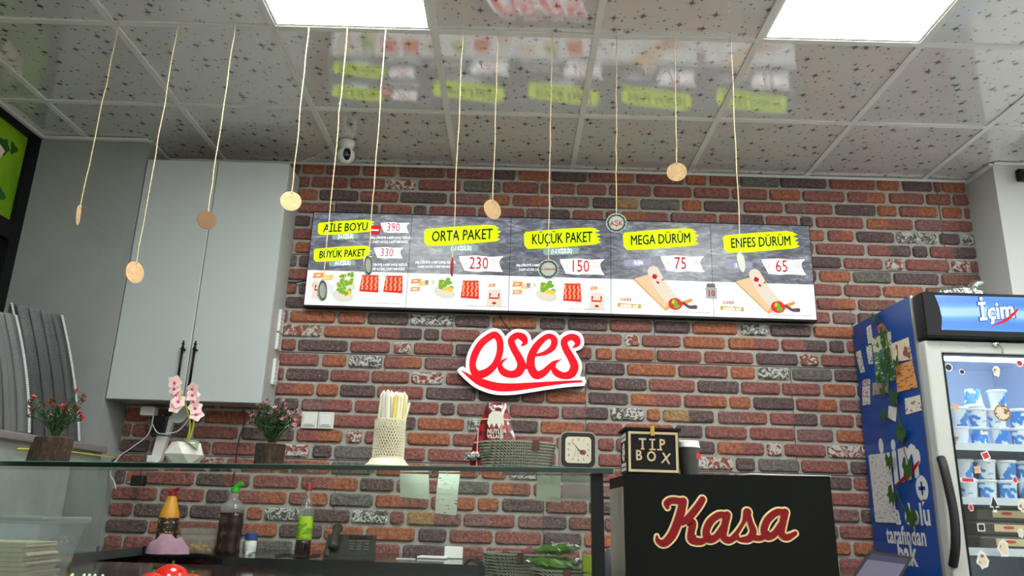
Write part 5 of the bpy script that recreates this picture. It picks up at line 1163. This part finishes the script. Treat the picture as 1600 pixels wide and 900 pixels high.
for i in range(nu_+1):
    for j in range(nv_):
        f = i/nu_; a = 2*math.pi*j/nv_; e = max(0, 1-f*f)
        rad = (f**.8)*(1+.10*math.sin(3*a+1)+.07*math.sin(7*a))
        x_, y_ = .078*rad*math.cos(a), .05*rad*math.sin(a)
        z_ = .062*max(0, 1-f**3)**.7+(1-f**4)*(.007*math.sin(x_*95+y_*45+2.2)+.006*math.sin(y_*130-x_*50)+.005*math.sin(x_*170))
        vs.append((x_, y_, max(0, z_)))
for i in range(nu_):
    for j in range(nv_): k = (j+1) % nv_; fs.append((i*nv_+j, i*nv_+k, (i+1)*nv_+k, (i+1)*nv_+j)[::-1])
cl_.add(vs, fs)
o_ = cl_.build('cleaning_cloth', m_cloth, None, True); o_.location = (x_at(261, 3.09, .95), 3.09, WZ); tag(o_, 'crumpled mauve cloth in front of the sauce bottle', 'cloth')
x = x_at(316, 3.2, .95); t = thing('food_container', 'clear plastic container with yellow crumbs beside the mauve cloth', 'container', (x, 3.2, WZ))
m_cont = pane('container_plastic', (.88, .87, .82), .12, 1.5, .10)
F_ = Fr((0, 0, 0), (1, 0, 0), (0, 1, 0)); vs = []
for (a, b, z) in ((.058, .05, 0), (.070, .062, .092), (.066, .058, .092), (.055, .047, .003)): vs += [(-a, -b, z), (a, -b, z), (a, b, z), (-a, b, z)]
MB().add(vs, [(3, 2, 1, 0)]+[(r*4+k, r*4+(k+1) % 4, r*4+4+(k+1) % 4, r*4+4+k) for r in range(3) for k in range(4)]+[(12, 13, 14, 15)]).build('tub_wall', m_cont, t)
mb = MB()
for k in range(60): mb.ball((rg.uniform(-.045, .045), rg.uniform(-.038, .038), .006+rg.uniform(0, .018)), rg.uniform(.005, .009), 6, 4)
tag(mb.build('yellow_crumbs', mat('corn_yellow', (190, 140, 40), .7), t, True), kind='stuff')
x = x_at(360, 3.2, 1.0); t = thing('dark_sauce_bottle', 'square clear bottle of dark sauce with green spout cap', 'bottle', (x, 3.2, WZ))
m_pet_ = pane('pet_plastic', (.82, .78, .70), .06, 1.6, .16); m_dark = mat('dark_sauce', (40, 16, 12), .12, spec=.7)
def sqprof(mb, prof, n=24, e=.35):
    vs = []; fs = []
    for r, z, k in prof:
        for i in range(n):
            a = 2*math.pi*i/n; c, s2 = math.cos(a), math.sin(a); q = (abs(c)**(2/k)+abs(s2)**(2/k))**(-k/2) if k < 1 else 1; vs.append((r*c*q, r*s2*q, z))
    for k in range(len(prof)-1):
        for i in range(n): j = (i+1) % n; fs.append((k*n+i, k*n+j, (k+1)*n+j, (k+1)*n+i))
    fs += [tuple(range(n-1, -1, -1)), tuple(range((len(prof)-1)*n, len(prof)*n))]; return mb.add(vs, fs)
sqprof(MB(), [(.038, 0, .4)]+[(.041+.0012*math.sin(k*1.6), .004+.0125*k, .4) for k in range(13)]).build('sauce_fill', m_dark, t, True)
sqprof(MB(), [(.0415, .158, .4), (.040, .178, .45), (.030, .196, .7), (.016, .206, 1), (.015, .235, 1)]).build('bottle_shoulder', m_pet_, t, True)
MB().lathe([(.018, .235), (.018, .25), (.012, .254)], 18).tube([(0, 0, .25), (.012, 0, .262), (.026, 0, .268)], [.010, .010, .011], 10).build('spout_cap', mat('cap_green', (36, 168, 30), .4), t, 'auto')
x = x_at(392, 3.35, .95); t = thing('salt_jar', 'small white jar with blue cap on the worktop', 'jar', (x, 3.35, WZ))
MB().lathe([(.022, 0), (.025, .005), (.025, .04), (.021, .048)], 22).build('jar_body', mat('jar_white', (222, 224, 222), .3), t, 'auto'); MB().lathe([(.026, .0485), (.026, .072), (.022, .076)], 22).build('jar_cap', mat('cap_blue', (38, 70, 140), .45), t, 'auto')
x = x_at(391, 3.2, .92); o_ = MB().tube([(0, 0, .008), (.006, -.02, .008), (.004, -.055, .008)], .0075, 8).build('cable_plug', m_white); o_.location = (x, 3.21, WZ); tag(o_, 'small white plug lying in front of the blue capped jar', 'plug')
x = x_at(476, 3.35, 1.0); t = thing('vinegar_bottle', 'slim clear bottle with green label and red cap', 'bottle', (x, 3.35, WZ))
MB().lathe([(.029, 0), (.031, .004), (.031, .05), (.030, .052)], 26).build('dark_liquid', mat('dark_vinegar', (36, 10, 14), .1, spec=.7), t, 'auto')
MB().lathe([(.031, .0525), (.031, .17), (.027, .187), (.014, .225), (.0125, .25)], 26).build('glass_body', pane('bottle_glass', (.84, .86, .84), .04, 1.6, .10), t, True)
MB().lathe([(.0315, .056), (.0317, .057), (.0317, .148), (.0315, .149)], 26, cap=False).build('label_band', lab_mat('lime_label', (158, 196, 28), (104, 150, 24), 30), t, 'auto'); MB().lathe([(.0145, .2505), (.0145, .278), (.013, .28)], 18).build('cap', m_capr, t, 'auto')
# telephone
x = x_at(545, 3.15, .95); t = thing('desk_telephone', 'dark desk telephone with coiled cord on the worktop', 'telephone', (x, 3.16, WZ), rz=.15)
m_ph = mat('phone_black', (42, 44, 40), .45); vs = [(-.09, -.09, 0), (.1, -.09, 0), (.1, .09, 0), (-.09, .09, 0), (-.09, -.09, .02), (.1, -.09, .02), (.1, .09, .085), (-.09, .09, .085)]
bd = MB().add(vs, [(3, 2, 1, 0), (4, 5, 6, 7), (0, 1, 5, 4), (1, 2, 6, 5), (2, 3, 7, 6), (3, 0, 4, 7)]).build('phone_body', m_ph, t)
sl = math.atan(.065/.18); FPh = Fr((0, -.09, .0203), (1, 0, 0), (0, math.cos(sl), math.sin(sl)))
for i in range(3):
    for j in range(4): MB().rect(FPh, .0+.028*i, .02+.028*i, .03+.026*j, .046+.026*j, 0, .004).build('key', mat('phone_key', (70, 72, 66), .5), bd)
MB().rect(FPh, -.005, .085, .145, .175, 0, .002).build('display', MATS['gloss_black'], bd)
MB().tube(smooth([tuple(FPh.pt(-.055, v, w)) for v, w in ((.0, .022), (.04, .038), (.10, .042), (.15, .038), (.19, .024))], False, 4), [.020]*4+[.015]*9+[.020]*4, 10).build('handset', m_ph, t, True)
pts = [(-.075+.008*math.cos(k*.9), -.10-.035*(k/60)+.0, .010+.008*math.sin(k*.9)+.02*(1-k/60)) for k in range(60)]; MB().tube(pts, .0018, 5).build('coiled_cord', m_ph, t, True)
# white cards, sheets and box
def flatbox(nm, px, py, Y, sx, sy, h, lb, cat, m, rz=0):
    o_ = MB().rbox(-sx/2, sx/2, -sy/2, sy/2, 0, h, min(h*.3, .002), 1).build(nm, m); o_.location = (x_at(px, Y, .91), Y, WZ); o_.rotation_euler = (0, 0, rz); return tag(o_, lb, cat)
flatbox('business_card', 634, 873, 3.22, .075, .045, .0015, 'small white card lying near the front of the worktop', 'card', m_paper, .1)
flatbox('paper_pad', 677, 868, 3.33, .12, .08, .008, 'white paper pad lying beside the small white box', 'paper', m_paper, -.1)
flatbox('white_box', 708, 861, 3.38, .075, .06, .045, 'small white cardboard box near the back of the worktop', 'box', m_paper, .12)
cable('power_cable', 'black cable lying on the worktop beside the rope basket', [atz(722, 884, .911), atz(735, 874, .911), atz(755, 880, .911), atz(745, 872, .911)], .003, m_cable)
cable('power_cable', 'black cable lying on the worktop beside the green label bottle', [atz(430, 868, .911), atz(450, 866, .911), atz(470, 870, .911), atz(500, 866, .911)], .003, m_cable)
# ================================================================== THINGS ON THE DECK
DZ = .8788
x = x_at(815, 2.3, .95); rope_basket((x, 2.3, DZ+.0005), .095, .105, .075, .112, 13, 'grey rope basket on the counter deck with dark red packets', -.05)
for k, (dx, dz, s) in enumerate(((-.04, .10, .05), (.035, .105, .06), (.078, .118, .022))):
    o_ = crumple(s*1.2, .03, s*.9, rnd, 7, 7).build('snack_packet', (m_sau, m_tart, m_sau)[k]); o_.location = (x+dx, 2.3, DZ+dz-.06+.03); o_.rotation_euler = (0, -.9+.5*k, .4*k)
    tag(o_, ('dark red packet corner sticking up at the left of the deck basket', 'red tartan packet in the middle of the deck basket', 'red packet at the right of the deck basket')[k], 'packet')
x = x_at(874, 2.15, .93); rope_basket((x, 2.15, DZ+.0005), .066, .075, .06, .082, 10, 'front rope basket on the deck full of green snack bags', .2)
m_gbag = mat('green_bag', (72, 112, 24), .3, vary=.25, vscale=20, bump=.4, bscale=30, bdist=.01, coat=.4)
for k, (dx, dy, z, L, rz, ry) in enumerate(((-.03, -.028, .083, .12, .1, .12), (.012, .012, .083, .11, -.1, -.12), (-.006, -.008, .120, .12, .1, -.08))):
    b_ = crumple(L, .038, .034, rnd, 12, 9); b_.mi = [1 if (i//9) in ((9, 10, 11) if k else (0,)) or (k == 2 and i % 9 in (1, 2)) else 0 for i in range(len(b_.f))]
    o_ = b_.build('snack_bag', [m_gbag, m_foil]); o_.location = (x+dx, 2.15+dy, DZ+z-.006); o_.rotation_euler = (0, ry, rz); tag(o_, ('pointed green snack bag at the left of the front basket', 'green snack bag with silver end at the right of the front basket', 'green and silver snack bag at the back of the front basket')[k], 'bag', 'green snack bags in the front basket')
x = x_at(920, 2.12, .95); t = thing('snack_carton', 'upright lime green snack carton beside the black post', 'carton', (x, 2.13, DZ))
MB().box(-.016, .016, -.02, .02, 0, .118).build('carton_body', mat('lime_card', (158, 180, 40), .5), t); MB().text(Fr((0, -.0206, 0)), 'SPECIAL', 0, .075, .009, 0, 0, 0, 0, .02, .8).text(Fr((0, -.0206, 0)), 'BOX', 0, .064, .009, 0, 0, 0, 0, .02).build('lettering', m_sau, t)
x = x_at(957, 2.6, .95); t = thing('dispenser_bottle', 'grey rounded bottle between the black post and the cash desk', 'bottle', (x, 2.62, DZ)); MB().lathe([(.022, 0), (.024, .004), (.024, .09), (.016, .115), (.006, .12)], 20).build('bottle_body', mat('bottle_grey', (92, 96, 104), .3), t, 'auto'); MB().lathe([(.0245, .012), (.0247, .013), (.0247, .02), (.0245, .021)], 20, cap=False).build('pink_band', mat('pink_band', (214, 110, 130), .5), t)
# clear box with flatbread
a, b = aty(107, 805, 2.25), aty(-40, 805, 2.25); cx = a.x-.16
t = thing('bread_box', 'clear plastic box full of folded flatbreads at lower left', 'box', (cx, 2.25, DZ))
m_bx = pane('box_plastic', (.92, .93, .96), .15, 1.5, .13); vs = []; hz = 1.045-DZ
for (p_, q_, z) in ((.13, .09, 0), (.155, .115, hz), (.152, .112, hz), (.127, .087, .003)): vs += [(-p_, -q_, z), (p_, -q_, z), (p_, q_, z), (-p_, q_, z)]
MB().add(vs, [(3, 2, 1, 0)]+[(r*4+k, r*4+(k+1) % 4, r*4+4+(k+1) % 4, r*4+4+k) for r in range(3) for k in range(4)]+[(12, 13, 14, 15)]).build('box_wall', m_bx, t)
mb = MB()
for y0, y1, x0, x1 in ((-.122, -.113, -.164, .164), (.113, .122, -.164, .164), (-.113, .113, -.164, -.155), (-.113, .113, .155, .164)): mb.rbox(x0, x1, y0, y1, hz-.014, hz+.003, .003, 1)
mb.build('rim', m_bx, t)
m_bread = mat('flatbread', (206, 186, 150), .85, vary=.1, vscale=25, bump=.2, bscale=60)
for k in range(8):
    hh_ = .0118; mb = MB(); x1 = .112+(.010 if k % 2 else 0)-.0035*k; prof = []
    for i in range(9): a = -math.pi/2+math.pi*i/8; prof.append((x1+.5*hh_*math.cos(a)+.002*math.sin(i+k), hh_/2+.48*hh_*math.sin(a)))
    prof = [(-.112, .0003)]+prof+[(-.112, hh_-.0006)]
    mb.flat(Fr((0, 0, 0), (1, 0, 0), (0, 0, 1)), prof, -.078+.002*(k % 3), .078-.002*(k % 2))
    o_ = mb.build('flatbread', m_bread); o_.location = (cx, 2.25, DZ+.004+k*.0122); tag(o_, f'{od[k] if k < 7 else "topmost"} flatbread from the bottom of the pile in the clear box' if k < 7 else 'topmost flatbread of the pile in the clear box', 'bread', 'flatbreads piled in the clear box')
# small glass bowl behind the box
x = x_at(107, 2.75, .97); t = thing('glass_jar', 'small tilted glass jar behind the bread box', 'jar', (x, 2.72, DZ))
MB().lathe([(.03, 0), (.036, .004), (.042, .06), (.036, .095), (.030, .10)], 22).build('jar_glass', pane('jar_glass', (.85, .83, .76), .05, 1.6, .08), t, True); MB().lathe([(.03, .002), (.036, .006), (.039, .03), (.037, .034)], 22).build('spice_fill', mat('spice', (150, 118, 60), .8, vary=.3, vscale=80), t, 'auto')
# tomatoes and spring onions at the front of the deck
m_tom = mat('tomato_red', (196, 26, 18), .2, coat=.6); m_ts = mat('tomato_stem', (70, 100, 40), .7)
for k, (px, r, lb) in enumerate(((237, .036, 'red tomato at the left of the three on the deck'), (267, .043, 'largest red tomato between its two neighbours'), (298, .036, 'red tomato at the right of the three on the deck'))):
    Yt = 1.95 if k == 1 else 1.855; x = x_at(px, Yt, .93); t = thing('tomato', lb, 'tomato', (x, Yt, DZ), group='tomatoes on the deck')
    mb = MB().ball((0, 0, r*.9), r, 20, 12, 0, (1.02, 1.02, .9)); mb.build('tomato_flesh', m_tom, t, True); MB().tube([(0, 0, r*1.74), (.002, 0, r*1.95)], .003, 6).build('stalk', m_ts, t)
m_on = mat('onion_green', (150, 178, 84), .5); m_ow = mat('onion_white', (220, 222, 190), .5)
for k, px in enumerate((92, 112, 122, 132, 146)):
    x = x_at(px, 1.95, .9); t = thing('spring_onion', f'{od[k]} spring onion from the left at the bottom picture edge', 'vegetable', (x, 1.95, DZ+.0015), rz=.05*k, group='spring onions on the deck')
    MB().tube([(0, -.05, .006), (0, 0, .012), (.01, .03, .032), (.004, .045, .042)], [.006, .007, .006, .003], 8).build('white_stalk', m_ow, t, True); MB().tube([(0, -.05, .006), (-.005, -.12, .006)], [.006, .003], 8).build('green_top', m_on, t, True)
